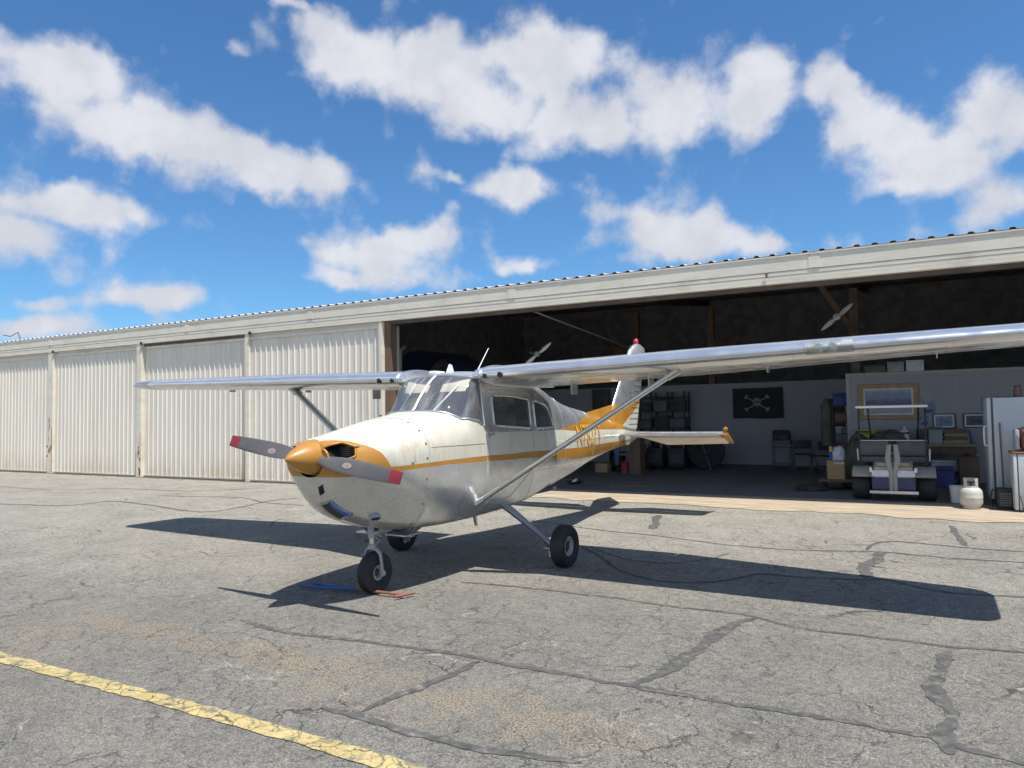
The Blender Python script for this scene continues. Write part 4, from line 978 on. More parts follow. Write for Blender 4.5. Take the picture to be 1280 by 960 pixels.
# shell walls and the inside
for ua, ub in ((U0,U0+.08),(-10.78,-10.66),(10.52,10.6),(U1-.08,U1)):
    mb = MB(); mb.prism([(.40,0),(DEP-.09,0),(DEP-.09,4.30+SL*(DEP-.09)),(.40,4.30+SL*.4)], ua, ub, 'x'); hp(mb, 'end_wall', M['darkwall'], smooth=0)
mb = MB(); mb.box(U0+.08,U1-.08,DEP-.08,DEP,.0,6.2)
M['dividing'] = M['darkwall']
hp(mb, 'outer_wall', M['darkwall'], smooth=0)
for k in range(10):
    v = .75+1.6*k; z = 4.33+SL*(v+.1)
    mb = MB(); mb.box(-10.6, 10.5, v, v+.06, z-.17, z-.005); hp(mb, 'purlin', M['darkwood'], smooth=0)
for u in (-2.36, 3.2, 8.4):
    mb = MB(); v0, v1 = .25, DEP-.2
    mb.add([(u-.06,v0,3.98),(u+.06,v0,3.98),(u+.06,v1,3.98+SL*v1),(u-.06,v1,3.98+SL*v1),(u-.06,v0,4.16),(u+.06,v0,4.16),(u+.06,v1,4.16+SL*v1),(u-.06,v1,4.16+SL*v1)],[(0,3,2,1),(4,5,6,7),(0,1,5,4),(1,2,6,5),(2,3,7,6),(3,0,4,7)])
    hp(mb, 'rafter', M['darkwood'], smooth=0)
V = lambda v: v-8.75
# back partition of white boards, right-hand partition of white panels
PB = 17.3
mb = MB(); mb.box(-10.6,7.5,V(PB),V(PB)+.06,.06,2.44); bw = hp(mb, 'back_partition', M['inwall'], smooth=0)
mb = MB(); mb.box(-10.6,7.5,V(PB)-.012,V(PB)-.001,.0,.07); mb.build('skirting', M['darkwood'], bw, smooth=0)
mb = MB()
for u in (-5.0,-3.8,-2.6,-1.4,-.2,.28,1.4,2.3): mb.box(u-.005,u+.005,V(PB)-.004,V(PB)-.0005,.08,2.43)
build_each(mb, 'board_joint', M['greytrim'], bw, smooth=0)
mb = MB(); mb.box(3.12,9.5,V(13.8),V(13.8)+.08,.0,2.42); rw = hp(mb, 'side_partition', M['inwall'], smooth=0)
mb = MB()
for u in (3.28,3.98,5.26,6.5): mb.box(u-.008,u+.008,V(13.8)-.005,V(13.8)-.0005,.0,2.36)
mb.box(3.12,9.5,V(13.8)-.018,V(13.8)-.001,2.36,2.42); mb.box(3.12,3.20,V(13.8)-.012,V(13.8)-.001,0,2.355)
build_each(mb, 'panel_joint', M['greytrim'], rw, smooth=0)
mb = MB(); mb.box(3.24,3.42,V(13.9)+.06,V(13.9)+.26,0,4.5); ps_ = hp(mb, 'roof_post', M['darkwood'], smooth=0)
mb = MB(); mb.tube([(2.75,V(11.6),4.42),(3.3,V(13.9),3.5)], .07, 4); mb.build('brace', M['wood'], ps_, smooth=0)
for u, side in ((-3.1,-1),(-.75,1)):
    mb = MB(); mb.box(u-.09,u+.09,V(PB)+.07,V(PB)+.25,0,4.85); p_ = hp(mb, 'roof_post', M['wood'], smooth=0)
    mb = MB(); mb.box(u-.75 if side < 0 else u-.1, u+.1 if side < 0 else u+.2, V(PB)-.02,V(PB)+.06,3.55,3.78); 
    mb.tube([(u+.1*side,V(PB)+.1,3.1),(u+.75*side,V(PB)+.05,3.9)],.09,4); mb.tube([(u+.35*side,V(PB)+.0,3.7),(u+1.05*side,V(PB)+.0,3.95)],.10,4); mb.build('bracket', M['wood'], p_, smooth=0)
mb = MB(); mb.tube([(-2.7,V(9.0),3.95),(-2.95,V(17.2),3.6)], .02, 6); mb.tube([(-2.6,V(16.5),3.05),(-.4,V(16.5),3.02)], .018, 6); build_each(mb, 'tie_rod', M['greytrim'], HG)
# the long eave line drops a little towards the right
for o_ in list(HG.children_recursive):
    if o_.type == 'MESH':
        for v_ in o_.data.vertices:
            if v_.co.z > 3.3: v_.co.z += -.0062*(v_.co.x+8)-.03   # building settles
# ------------------------------------------------------------------ things inside the open bay
def box_mat(n, c, **k): M[n] = mat(n, c, k.pop('rough', .6), **k); return M[n]
box_mat('flagcloth', (.035,.035,.045), rough=.95, var=.2); box_mat('bone', (.30,.29,.30), rough=.9); box_mat('card', (.42,.27,.14), var=.1)
box_mat('frame_wood', (.42,.27,.14), var=.2, vscale=8); box_mat('mount', (.70,.69,.65)); box_mat('fridge', (.50,.53,.54), rough=.35, var=.03, dirt=(.5,.47,.42), dirt_amt=.25)
box_mat('gasket', (.08,.08,.085)); box_mat('propane', (.52,.51,.47), rough=.45, var=.08, dirt=(.42,.36,.26), dirt_amt=.5, dscale=6); box_mat('bluebox', (.06,.08,.30)); box_mat('greybox', (.33,.33,.34))
box_mat('brownbox', (.22,.13,.08)); box_mat('pink', (.42,.05,.11)); box_mat('yellowp', (.62,.52,.06)); box_mat('bluep', (.035,.11,.30)); box_mat('rag', (.62,.62,.68), rough=.9, var=.15, vscale=12)
box_mat('cartbody', (.31,.295,.265), rough=.45, var=.12, dirt=(.2,.18,.15), dirt_amt=.5); box_mat('cartseat', (.13,.125,.12), var=.2); box_mat('chairgrey', (.14,.14,.14), var=.2); box_mat('chairpad', (.04,.04,.043)); box_mat('olive', (.10,.11,.08), var=.3); box_mat('cloth_blue', (.16,.21,.36), rough=.9, var=.3); box_mat('greenlid', (.45,.50,.12)); box_mat('redbrown', (.18,.05,.035), var=.3); box_mat('jarglass', (.16,.09,.07), rough=.3); box_mat('poster_a', (.24,.30,.40), var=.5, vscale=9); box_mat('poster_b', (.10,.12,.15), var=.6, vscale=9); box_mat('poster_c', (.08,.12,.26), var=.4, vscale=9); box_mat('bluefus', (.03,.04,.10), rough=.4); box_mat('khaki', (.30,.25,.15), var=.25)
def paint_mat():
    m = bpy.data.materials.new('seascape_paint'); m.use_nodes = True; t = NT(m); b = t.n['Principled BSDF']; v = t.obj(); s = t.new('ShaderNodeSeparateXYZ'); t.link(v, s.inputs[0])
    h = t.math('ADD', s.outputs[2], t.math('MULTIPLY_ADD', t.noise(t.scale(v,(2.5,1,9)), 2.5, 6, .65), .34, -.17))
    c = t.mix(t.ramp(h, .10, .16), (.10,.13,.19), (.34,.38,.46)); c = t.mix(t.ramp(h, .27, .33), c, (.11,.13,.20)); c = t.mix(t.ramp(h, .36, .50), c, (.25,.29,.42)); c = t.mix(t.ramp(h, .56, .66), c, (.40,.42,.46))
    t.link(c, b.inputs['Base Color']); b.inputs['Roughness'].default_value = .5; return m
M['seascape'] = paint_mat()
# flag with skull and crossed bones
FL = thing('pirate_flag', 'black flag with a pale skull and crossed bones hanging on the white back wall', 'flag', (-.14,17.255,1.40))
mb = MB(); secs = []
for i in range(25):
    u = 1.40*i/24; secs.append([(u, .012*math.sin(u*7), 0+.012*math.sin(u*5)), (u, .012*math.sin(u*7+.5), .89-.018*math.sin(math.pi*u/1.4))])
mb.loft(secs, closed=False, cap=False); mb.build('cloth', M['flagcloth'], FL, recalc=False)
mb = MB(); mb.tube([(-.03,.01,.885),(1.43,.01,.885)], .008, 6); mb.build('hem', M['greybox'], FL)
def disc(cx, cz, rx, rz, y, n=20): return [(cx+rx*math.cos(2*math.pi*j/n), y, cz+rz*math.sin(2*math.pi*j/n)) for j in range(n)]
mb = MB(); y = -.022
for a in (35, 145):
    dx, dz = math.cos(R(a))*.36, math.sin(R(a))*.32; px_, pz_ = -dz*.055, dx*.055
    mb.add([(.68-dx-px_,y,.44-dz-pz_),(.68+dx-px_,y,.44+dz-pz_),(.68+dx+px_,y,.44+dz+pz_),(.68-dx+px_,y,.44-dz+pz_)],[(0,1,2,3)])
    for e in (-1,1):
        for q in (-1,1): mb.add(disc(.68+dx*e+px_*q*1.6, .44+dz*e+pz_*q*1.6, .04,.035,y-.001-.0005*(q+e*2)), [tuple(range(20))])
mb.add(disc(.68,.49,.115,.105,y-.004),[tuple(range(20))]); mb.add([(.62,y-.005,.42),(.74,y-.005,.42),(.725,y-.005,.345),(.635,y-.005,.345)],[(0,1,2,3)])
for ex in (.638,.722): mb.add(disc(ex,.475,.03,.026,y-.007),[tuple(range(20))],1)
mb.add([(.665,y-.007,.42),(.695,y-.007,.42),(.68,y-.007,.45)],[(0,1,2)],1)
for k in range(3): mb.add([(.652+.024*k,y-.007,.35),(.656+.024*k,y-.007,.35),(.656+.024*k,y-.007,.395),(.652+.024*k,y-.007,.395)],[(0,1,2,3)],1)
mb.build('skull_emblem', [M['bone'], M['flagcloth']], FL, smooth=0, recalc=False)
# framed seascape and small pictures
def picture(u0,u1,z0,z1,v,label,mt,fw=.0,fm='frame_wood',cat='picture',name='framed_picture',group=None):
    T = thing(name,label,cat,(u0,v,z0),group=group); w=u1-u0; h=z1-z0
    if fw:
        mb = MB(); mb.box(0,w,-.03,.0,0,fw); mb.box(0,w,-.03,.0,h-fw,h); mb.box(0,fw,-.03,.0,fw,h-fw); mb.box(w-fw,w,-.03,.0,fw,h-fw); mb.build('frame', M[fm], T, smooth=0, bevel=.008)
        mb = MB(); mb.box(fw,w-fw,-.014,-.002,fw,h-fw); mb.build('mount', M['mount'], T, smooth=0); q = fw+.035
        mb = MB(); mb.box(q,w-q,-.020,-.015,q,h-q); mb.build('canvas', M[mt], T, smooth=0)
    else:
        mb = MB(); mb.box(0,w,-.008,0,0,h); mb.build('print', M[mt], T, smooth=0); mb = MB(); mb.box(.02,w-.02,-.010,-.0081,.02,h*.35); mb.build('image_band', M['poster_b'], T, smooth=0)
    return T
picture(3.37,4.55,1.37,2.16,13.79,'large seascape painting in a pale wooden frame on the panelled wall','seascape',.10,cat='painting',name='framed_painting')
picture(4.62,4.86,1.47,1.77,13.79,'small pale blue print pinned just right of the framed painting','poster_a',name='wall_print',cat='print')
picture(4.56,4.72,1.22,1.45,13.79,'smallest pale print, below the lower right corner of the framed painting','poster_a',name='wall_print',cat='print')
picture(4.80,5.22,1.16,1.48,13.79,'blue grey landscape photo leaning behind the workbench','poster_a',.02,'gasket',name='framed_photo',cat='photo')
picture(5.36,5.83,1.17,1.48,13.79,'dark framed photo on the wall just left of the fridge','poster_b',.02,'gasket',name='framed_photo',cat='photo')
picture(5.70,5.86,1.52,1.80,13.79,'narrow dark blue print above the dark framed photo by the fridge','poster_c',name='wall_print',cat='print')
# workbench
WB = thing('workbench','long wooden workbench with a pale top edge and lower shelf against the panelled wall','workbench',(3.28,13.05,0))
mb = MB(); mb.box(0,2.28,0,.72,.80,.86,b=.006); mb.build('bench_top', M['khaki'], WB)
for x in (.05,1.10,2.14):
    for y in (.04,.60): mb = MB(); mb.box(x,x+.09,y,y+.09,0,.80); mb.build('leg', M['wood'], WB, smooth=0)
mb = MB(); mb.box(.03,2.25,.05,.68,.22,.25); mb.build('shelf', M['wood'], WB, smooth=0); mb = MB(); mb.box(.03,2.25,.02,.045,.66,.79); mb.build('apron_board', M['wood'], WB, smooth=0)
def prop_box(name,label,cat,u0,u1,v0,v1,z0,z1,mt,lid=None,group=None,rz=0,b=.012):
    T = thing(name,label,cat,((u0+u1)/2,(v0+v1)/2,z0),rz,group); w=(u1-u0)/2; d=(v1-v0)/2; h=z1-z0
    mb = MB(); mb.box(-w,w,-d,d,0,h*(.84 if lid else 1),b=b); mb.build('body', M[mt], T)
    if lid: mb = MB(); mb.box(-w*1.03,w*1.03,-d*1.03,d*1.03,h*.845,h,b=b); mb.build('lid', M[lid], T)
    return T
# on the bench
T = thing('bench_frame','small black metal frame standing at the left end of the workbench','frame',(3.32,13.2,.86)); mb = MB()
for x in (0,.28):
    for y in (0,.25): mb.tube([(x,y,0),(x,y,.26)],.01,6)
for y in (0,.25): mb.tube([(0,y,.25),(.28,y,.25)],.01,6)
for x in (0,.28): mb.tube([(x,0,.25),(x,.25,.25)],.01,6)
mb.build('wire_frame', M['black'], T)
prop_box('plastic_bin','yellow green plastic bin behind the small black frame on the workbench','bin',3.32,3.70,13.5,13.72,.86,1.16,'greenlid','greenlid')
T = thing('tin_can','white tin with red bands and a spout standing in the middle of the workbench','can',(4.26,13.3,.86)); mb = MB(); mb.lathe([(0,0),(.085,0),(.085,.26),(.05,.29),(.02,.30),(.02,.36),(0,.36)],n=20); c0 = mb.build('body', M['white'], T)
for z in (.03,.20): mb = MB(); mb.lathe([(.0855,z),(.087,z+.005),(.087,z+.035),(.0855,z+.04)],n=20); mb.build('red_band', M['red'], c0)
mb = MB(); mb.lathe([(0,-.002),(.032,-.001),(.032,.001),(0,.002)],(0,-.086,.10),'y',12); mb.build('label_spot', M['black'], c0)
def crumple(name,label,cat,c,rx,ry,rz,mt,seed=1,group=None):
    r_ = random.Random(seed); bm = bmesh.new(); bmesh.ops.create_icosphere(bm, subdivisions=4, radius=1)
    ph = [(r_.uniform(0,6),r_.uniform(3,7),Vector((r_.uniform(-1,1),r_.uniform(-1,1),r_.uniform(-1,1))).normalized()) for _ in range(9)]
    for v in bm.verts:
        k = 1+sum(.09*abs(math.sin(a+f*v.co.dot(dv))) for a,f,dv in ph)-.25; v.co = v.co*k
        v.co = Vector((v.co.x*rx, v.co.y*ry, max(v.co.z, -.45)*rz))
    zmin = min(v.co.z for v in bm.verts)
    for v in bm.verts: v.co.z -= zmin
    me = bpy.data.meshes.new(name); bm.to_mesh(me); bm.free(); me.materials.append(M[mt]); me.shade_smooth(); o = bpy.data.objects.new(name,me); C.objects.link(o); o.location = c; return tag(o,label,cat,group)
crumple('tarpaulin_heap','dark rumpled tarpaulin lying on the workbench beside the white tin','tarpaulin',(3.95,13.35,.86),.30,.2,.16,'olive',5)
T = thing('wire_crate','black wire mesh crate on the workbench right of the white tin','crate',(4.48,13.2,.86)); mb = MB()
for k in range(6): mb.tube([(.04*k,0,0),(.04*k,0,.30)],.005,5); mb.tube([(.04*k,.3,0),(.04*k,.3,.30)],.005,5)
for k in range(6): mb.tube([(0,0,.06*k),(.22,0,.06*k),(.22,.3,.06*k),(0,.3,.06*k),(0,0,.06*k)],.005,5)
mb.build('wire', M['black'], T)
prop_box('tool_case','dark grey tool case on the workbench beside the wire crate','case',4.70,4.95,13.2,13.6,.86,1.2,'greybox','chairgrey')
for k,(a,b,z,h,lb) in enumerate(((4.95,5.42,.86,.07,'bottom board of the timber stack on the workbench'),(5.0,5.40,.93,.08,'second board of the timber stack on the workbench'),(4.97,5.38,1.01,.06,'third board up of the timber stack on the workbench'),(5.02,5.40,1.07,.09,'topmost board of the timber stack on the workbench'))):
    T = thing('timber_board',lb,'board',((a+b)/2,13.4,z),.05*(-1)**k,'boards stacked on the workbench'); mb = MB(); mb.box(-(b-a)/2,(b-a)/2,-.2,.2,0.001,h-.001); mb.build('plank', M['wood' if k%2 else 'khaki'], T, smooth=0, bevel=.004)
prop_box('storage_tub','white plastic tub pushed under the right half of the workbench','tub',4.72,5.15,13.0,13.3,.26,.52,'rag','white')
prop_box('blue_bin','blue plastic bin on the floor in front of the workbench','bin',4.78,5.10,12.45,12.85,.012,.42,'bluebox','bluebox')
prop_box('wooden_crate','dark wooden crate standing under the right end of the workbench','crate',5.18,5.52,12.5,12.95,.012,.62,'wood')
T = thing('plastic_bucket','small white bucket standing just behind the gas cylinder','bucket',(5.02,9.95,.012)); mb = MB(); mb.lathe([(0,0),(.10,0),(.125,.27),(.13,.28),(.118,.28),(.095,.02),(0,.02)],n=24); b_ = mb.build('pail', M['white'], T); mb = MB(); mb.tube([(.127*math.cos(a),.127*math.sin(a)*.5-.06,.27-.10*math.sin(a)) for a in np.linspace(0,math.pi,14)],.004,6); mb.build('handle', M['steel'], b_)
T = thing('leaning_sheet','pale thin sheet leaning upright at the right end of the workbench','sheet',(5.47,13.3,.862)); T.rotation_euler = (0,R(-9),0); mb = MB(); mb.box(-.008,.008,-.15,.18,0,.28); mb.build('sheet', M['rag'], T, smooth=0); mb = MB(); mb.box(-.010,.010,-.155,-.15,0,.28); mb.build('edge_strip', M['bluebox'], T, smooth=0)
# boxes on top of the side partition
for a,b,h,mt,lb in ((3.52,3.94,.17,'olive','low olive box on top of the white partition, leftmost of the row'),(3.97,4.30,.22,'greybox','middle grey box on top of the white partition'),(4.34,4.68,.24,'rag','pale box on top of the white partition, rightmost of the row')):
    prop_box('storage_box',lb,'box',a,b,13.76,13.92,2.421,2.421+h,mt,mt,'boxes on top of the partition')
# golf cart seen from behind
GC = thing('golf_cart','grey golf cart with a thin white canopy seen from behind in the hangar mouth','golf cart',(4.08,9.85,.012))
mb = MB(); mb.prism([(-.06,.30),(-.06,.56),(.10,.60),(.9,.58),(1.0,.30),(1.9,.28),(2.2,.42),(2.2,.70),(1.95,.74),(1.85,.34),(1.05,.36),(.95,.64),(.06,.66),(-.10,.58),(-.10,.30)],-.30,.30,'x'); mb.build('body', M['cartbody'], GC, bevel=.02)
for sg in (-1,1):
    mb = MB(); arch = []
    for a in np.linspace(48,150,16): arch.append((.22+.34*math.cos(R(a)), .26+.32*math.sin(R(a))))
    arch2 = [(.22+.30*math.cos(R(a)), .26+.28*math.sin(R(a))) for a in np.linspace(150,48,16)]
    mb.prism(arch+arch2, .32*sg, .64*sg, 'x'); mb.build('rear_fender', M['cartbody'], GC, bevel=.008)
    mb = MB(); mb.lathe([(.09,-.12),(.20,-.14),(.225,-.11),(.228,0),(.225,.11),(.20,.14),(.09,.12)],(.50*sg,.22,.228),'x',28); ty = mb.build('tyre', M['tyre'], GC); mb = MB(); mb.lathe([(0,.05),(.10,.05),(.105,-.05),(0,-.05)],(.50*sg,.22,.228),'x',20); mb.build('rim', M['gear'], ty)
    mb = MB(); mb.lathe([(.09,-.09),(.20,-.105),(.225,-.08),(.228,0),(.225,.08),(.20,.105),(.09,.09)],(.48*sg,1.95,.228),'x',28); ty = mb.build('tyre', M['tyre'], GC); mb = MB(); mb.lathe([(0,.05),(.10,.05),(.105,-.05),(0,-.05)],(.48*sg,1.95,.228),'x',20); mb.build('rim', M['gear'], ty)
    mb = MB(); mb.box(.02*sg+(.0 if sg>0 else -.28),.30*sg+(.0 if sg>0 else .28)-.0,-.125,-.105,.42,.53) if False else mb.box(min(.05*sg,.33*sg),max(.05*sg,.33*sg),-.125,-.105,.42,.53,b=.006); mb.build('white_panel', M['rag'], GC)
    mb = MB(); mb.box(min(.05*sg,.33*sg),max(.05*sg,.33*sg),-.121,-.105,.20,.40,b=.006); mb.build('blue_panel', M['bluefus'], GC)
    mb = MB(); mb.tube([(.035*sg,-.11,.16),(.03*sg,-.13,.48),(.075*sg,-.10,.72),(.05*sg,-.02,.96)],[(.014,.03),(.016,.035),(.02,.045),(.018,.035)],8); mb.build('bag_holder', M['cartbody'], GC)
    mb = MB(); mb.box(min(.36*sg,.32*sg),max(.36*sg,.32*sg),-.13,-.10,.50,.575); mb.build('tail_lamp', M['white'], GC)
    mb = MB(); mb.box(min(.06*sg,.54*sg),max(.06*sg,.54*sg),.50,.60,.74,1.03,b=.045); mb.build('seat_back', M['cartseat'], GC)
    mb = MB(); mb.tube([(.50*sg,.10,.58),(.515*sg,.12,1.0),(.515*sg,.20,1.60)],.014,8); mb.build('canopy_post', M['black'], GC)
    mb = MB(); mb.tube([(.38*sg,2.0,.70),(.42*sg,1.75,1.30),(.43*sg,1.70,1.60)],.014,8); mb.build('front_post', M['black'], GC)
    mb = MB(); mb.tube([(.56*sg,.45,.66),(.57*sg,.45,.86),(.56*sg,.85,.86),(.55*sg,.9,.62)],.014,8); mb.build('arm_rail', M['steel'], GC)
mb = MB(); mb.box(-.56,.56,.05,2.0,1.60,1.645,b=.018); mb.build('canopy', M['white'], GC)
mb = MB(); mb.box(-.56,.56,.48,.98,.62,.73,b=.03); mb.build('seat_cushion', M['cartseat'], GC)
mb = MB(); mb.box(-.37,.37,-.16,-.11,.125,.185,b=.01); mb.build('bumper', M['steel'], GC)
mb = MB(); mb.tube([(-.54,.48,1.0),(-.54,.44,1.02),(.54,.44,1.02),(.54,.48,1.0)],.012,8); mb.build('grab_rail', M['steel'], GC)
mb = MB(); mb.tube([(.25,1.55,.75),(.25,1.35,.95)],.012,8); mb.lathe([(.15,-.01),(.17,0),(.15,.01)],(.25,1.35,.95),'z',24); mb.build('steering_wheel', M['black'], GC)
mb = MB(); mb.box(-.26,.26,-.08,.1,.60,.66,b=.01); mb.build('bag_shelf', M['khaki'], GC)
# gas cylinder
GT = thing('propane_cylinder','dirty white propane gas cylinder standing on the sunlit hangar threshold','gas cylinder',(5.16,9.22,.009))
mb = MB(); mb.lathe([(.0,.03),(.10,.03),(.145,.06),(.157,.10),(.157,.165),(.159,.17),(.159,.18),(.157,.185),(.157,.24),(.148,.285),(.115,.325),(.06,.345),(0,.347)],n=36); mb.build('tank', M['propane'], GT)
mb = MB(); mb.lathe([(.112,.0),(.118,.0),(.116,.05),(.110,.05)],n=28); mb.build('foot_ring', M['propane'], GT)
mb = MB(); n = 40
for lo,hi,a0,a1 in ((.31,.36,0,360),(.36,.44,35,75),(.36,.44,105,255),(.36,.44,285,325),(.44,.475,30,330),(.36,.44,75,78)):
    aa = np.linspace(R(a0-90),R(a1-90),16); r0 = .100
    vs = [(r0*math.cos(a),r0*math.sin(a),lo) for a in aa]+[(r0*math.cos(a),r0*math.sin(a),hi) for a in aa]+[((r0-.005)*math.cos(a),(r0-.005)*math.sin(a),lo) for a in aa]+[((r0-.005)*math.cos(a),(r0-.005)*math.sin(a),hi) for a in aa]; k=16
    mb.add(vs,[(i,i+1,k+i+1,k+i) for i in range(k-1)]+[(2*k+i,3*k+i,3*k+i+1,2*k+i+1) for i in range(k-1)]+[(k+i,k+i+1,3*k+i+1,3*k+i) for i in range(k-1)])
mb.build('collar', M['propane'], GT, recalc=False)
mb = MB(); mb.lathe([(.02,.34),(.02,.40),(.045,.405),(.045,.425),(0,.43)],n=14); mb.box(-.02,.02,-.06,.0,.37,.40); mb.build('valve', M['black'], GT)
# refrigerator, door to the left
FR = thing('refrigerator','tall white refrigerator standing sideways at the right of the hangar mouth','refrigerator',(5.46,9.75,.012))
mb = MB(); mb.box(.085,.78,0,.72,.06,1.735,b=.012); mb.build('cabinet', M['fridge'], FR); mb = MB(); mb.box(.06,.086,.01,.71,.08,1.72); mb.build('door_gasket', M['gasket'], FR, smooth=0)
mb = MB(); mb.box(0,.058,.0,.72,.10,1.735,b=.012); dr_ = mb.build('door', M['fridge'], FR); mb = MB(); mb.tube([(-.005,.05,1.28),(-.045,.05,1.26),(-.05,.05,1.12),(-.045,.05,.97),(-.005,.05,.95)],.012,8); mb.build('handle', M['white'], dr_)
mb = MB(); mb.box(.09,.77,.05,.70,0,.06); mb.build('plinth', M['gasket'], FR, smooth=0)
T = thing('broom_handle','dark broom handle leaning upright against the side of the refrigerator','pole',(5.63,9.62,.012)); mb = MB(); mb.tube([(0,0,.02),(-.01,.10,1.33)],.013,8); mb.build('shaft', M['chairgrey'], T); mb = MB(); mb.lathe([(.02,0),(.016,.05)],n=10); mb.build('ferrule', M['black'], T)
T = thing('glass_jar','brown glass jar standing on top of the refrigerator','jar',(5.90,9.9,1.748)); mb = MB(); mb.lathe([(0,0),(.05,0),(.058,.02),(.058,.12),(.042,.15),(.042,.165),(0,.165)],n=20); mb.build('glass_body', M['jarglass'], T); mb = MB(); mb.lathe([(.046,.165),(.046,.195),(0,.197)],n=20); mb.build('lid', M['gasket'], T)
T = thing('work_gloves','dark flat work gloves lying on top of the refrigerator beside the jar','gloves',(5.74,9.9,1.748)); mb = MB(); mb.box(-.09,.09,-.06,.06,0,.014,b=.006); [mb.tube([(-.09,.04-.027*k,.008),(-.15,.05-.032*k,.008)],.009,6) for k in range(4)]; mb.build('glove', M['gasket'], T)
# white cabinet with red engine on it, black heater
CB = thing('white_cabinet','low white metal cabinet with rusty top edge at the right edge of the picture','cabinet',(5.70,8.98,.009))
mb = MB(); mb.box(.06,.60,0,.55,.03,.87,b=.008); mb.build('carcass', M['fridge'], CB); mb = MB(); mb.box(0,.045,.0,.55,.03,.87,b=.008); mb.build('door', M['fridge'], CB); mb = MB(); mb.box(.046,.06,.01,.54,.05,.86); mb.build('gasket', M['gasket'], CB, smooth=0); mb = MB(); mb.box(-.01,.60,-.008,.55,.872,.90,b=.005); mb.build('worktop', M['rust'], CB)
EN = thing('red_engine','dark red small engine in a grey guard standing on the white cabinet','engine',(5.98,9.2,.911)); mb = MB(); mb.box(-.16,.2,-.14,.2,.03,.33,b=.05); mb.build('housing', M['redbrown'], EN); mb = MB(); mb.box(-.235,-.17,-.12,.15,.02,.34,b=.03); mb.build('guard', M['gear'], EN); mb = MB(); mb.tube([(-.2,-.15,.34),(-.1,-.15,.37),(.2,-.15,.37)],.012,8); mb.box(-.2,.2,-.1,.1,0,.03); mb.build('frame_tube', M['black'], EN)
HT = thing('black_heater','black portable heater with a ribbed grille on the floor before the refrigerator','heater',(5.61,9.32,.009)); mb = MB(); mb.box(-.115,.115,-.09,.09,.0,.33,b=.03); mb.build('case', M['black'], HT)
for k in range(6): mb = MB(); mb.box(-.075,.075,-.099,-.091,.06+.035*k,.078+.035*k); mb.build('grille_bar', M['chairgrey'], HT, smooth=0)
mb = MB(); mb.tube([(-.10,0,.30),(-.16,0,.30),(-.19,0,.15),(-.17,0,.02)],.012,8); mb.build('hose', M['black'], HT)
T = thing('power_cord','thin black cable looping down the front of the white cabinet','cable',(5.76,8.95,.009)); mb = MB(); mb.tube([(0,-.0,.25),(.03,-.02,.12),(.02,-.03,.02),(.07,-.04,.16),(.10,-.02,.3)],.006,6); mb.build('cable', M['black'], T)
# chairs
def fold_chair(u,v,rz,label,stack=0):
    T = thing('folding_chair',label,'chair',(u,v,.012),rz,'grey metal folding chairs'); w=.23
    mb = MB(); mb.box(-w+.02,w-.02,-.20,.20,.44,.465,b=.01); mb.build('seat', M['chairpad'], T); mb = MB(); mb.box(-w,w,.20,.225,.58,.80,b=.012); mb.build('backrest', M['chairpad'], T)
    for sg in (-1,1):
        mb = MB(); mb.tube([(sg*w,-.24,0),(sg*w,.0,.45),(sg*w,.22,.80)],.012,8); mb.build('leg', M['chairgrey'], T); mb = MB(); mb.tube([(sg*(w-.03),.26,0),(sg*(w-.03),-.02,.44)],.012,8); mb.build('leg', M['chairgrey'], T)
    mb = MB(); mb.tube([(-w,-.16,.15),(w,-.16,.15)],.008,6); mb.tube([(-w+.03,.18,.13),(w-.03,.18,.13)],.008,6); build_each(mb, 'stretcher', M['steel'], T); return T
fold_chair(1.89,15.9,0.15,'grey metal folding chair with rounded back, standing beside the barbecue grill')
fold_chair(2.42,15.2,-.5,'grey metal folding chair turned sideways, partly behind the cardboard carton')
BS = thing('barbecue_grill','dark grey barbecue grill with slatted lower shelf against the back wall','grill',(1.32,16.3,.012))
for sx in (-.22,.22):
    for sy in (-.18,.18): mb = MB(); mb.tube([(sx,sy,.0),(sx,sy,.80)],.016,8); mb.build('leg', M['chairgrey'], BS)
mb = MB(); mb.box(-.25,.25,-.2,.2,.60,.62); mb.box(-.25,.25,-.2,.2,.70,.80,b=.015); mb.build('firebox', M['chairgrey'], BS, smooth=0); mb = MB(); mb.prism([(-.21,.80),(.21,.80),(.20,.95),(.12,1.07),(-.12,1.07),(-.20,.95)],-.21,.21,'x'); mb.build('lid', M['chairpad'], BS, bevel=.02); mb = MB(); mb.box(-.25,.25,-.2,.2,.16,.18); mb.build('lower_shelf', M['chairgrey'], BS, smooth=0)
mb = MB(); mb.tube([(-.16,-.24,.85),(-.16,-.27,.85),(.16,-.27,.85),(.16,-.24,.85)],.008,6); mb.build('handle', M['steel'], BS)
# low trolley with carton, spray can and rag
TR = thing('low_trolley','low dark wooden trolley carrying the cardboard carton beside the golf cart','trolley',(3.08,11.5,.012)); mb = MB(); mb.box(-.34,.36,-.3,.35,.17,.215,b=.006); mb.build('deck', M['wood'], TR)
for sx in (-.26,.28):
    for sy in (-.22,.26): mb = MB(); mb.lathe([(.03,-.02),(.075,-.022),(.08,0),(.075,.022),(.03,.02)],(sx,sy,.08),'x',18); mb.box(sx-.03,sx+.03,sy-.015,sy+.015,.08,.17); mb.build('caster', M['black'], TR)
CT = thing('cardboard_carton','brown cardboard carton with spray can and rag on it, on the low trolley','carton',(3.05,11.5,.227)); mb = MB(); mb.box(-.16,.16,-.17,.17,0,.365); mb.build('carton_body', M['card'], CT, smooth=0, bevel=.004); mb = MB(); mb.box(-.163,.163,-.004,.004,.366,.368); mb.box(-.03,.163,-.176,-.171,.30,.33); mb.build('tape', M['mount'], CT, smooth=0)
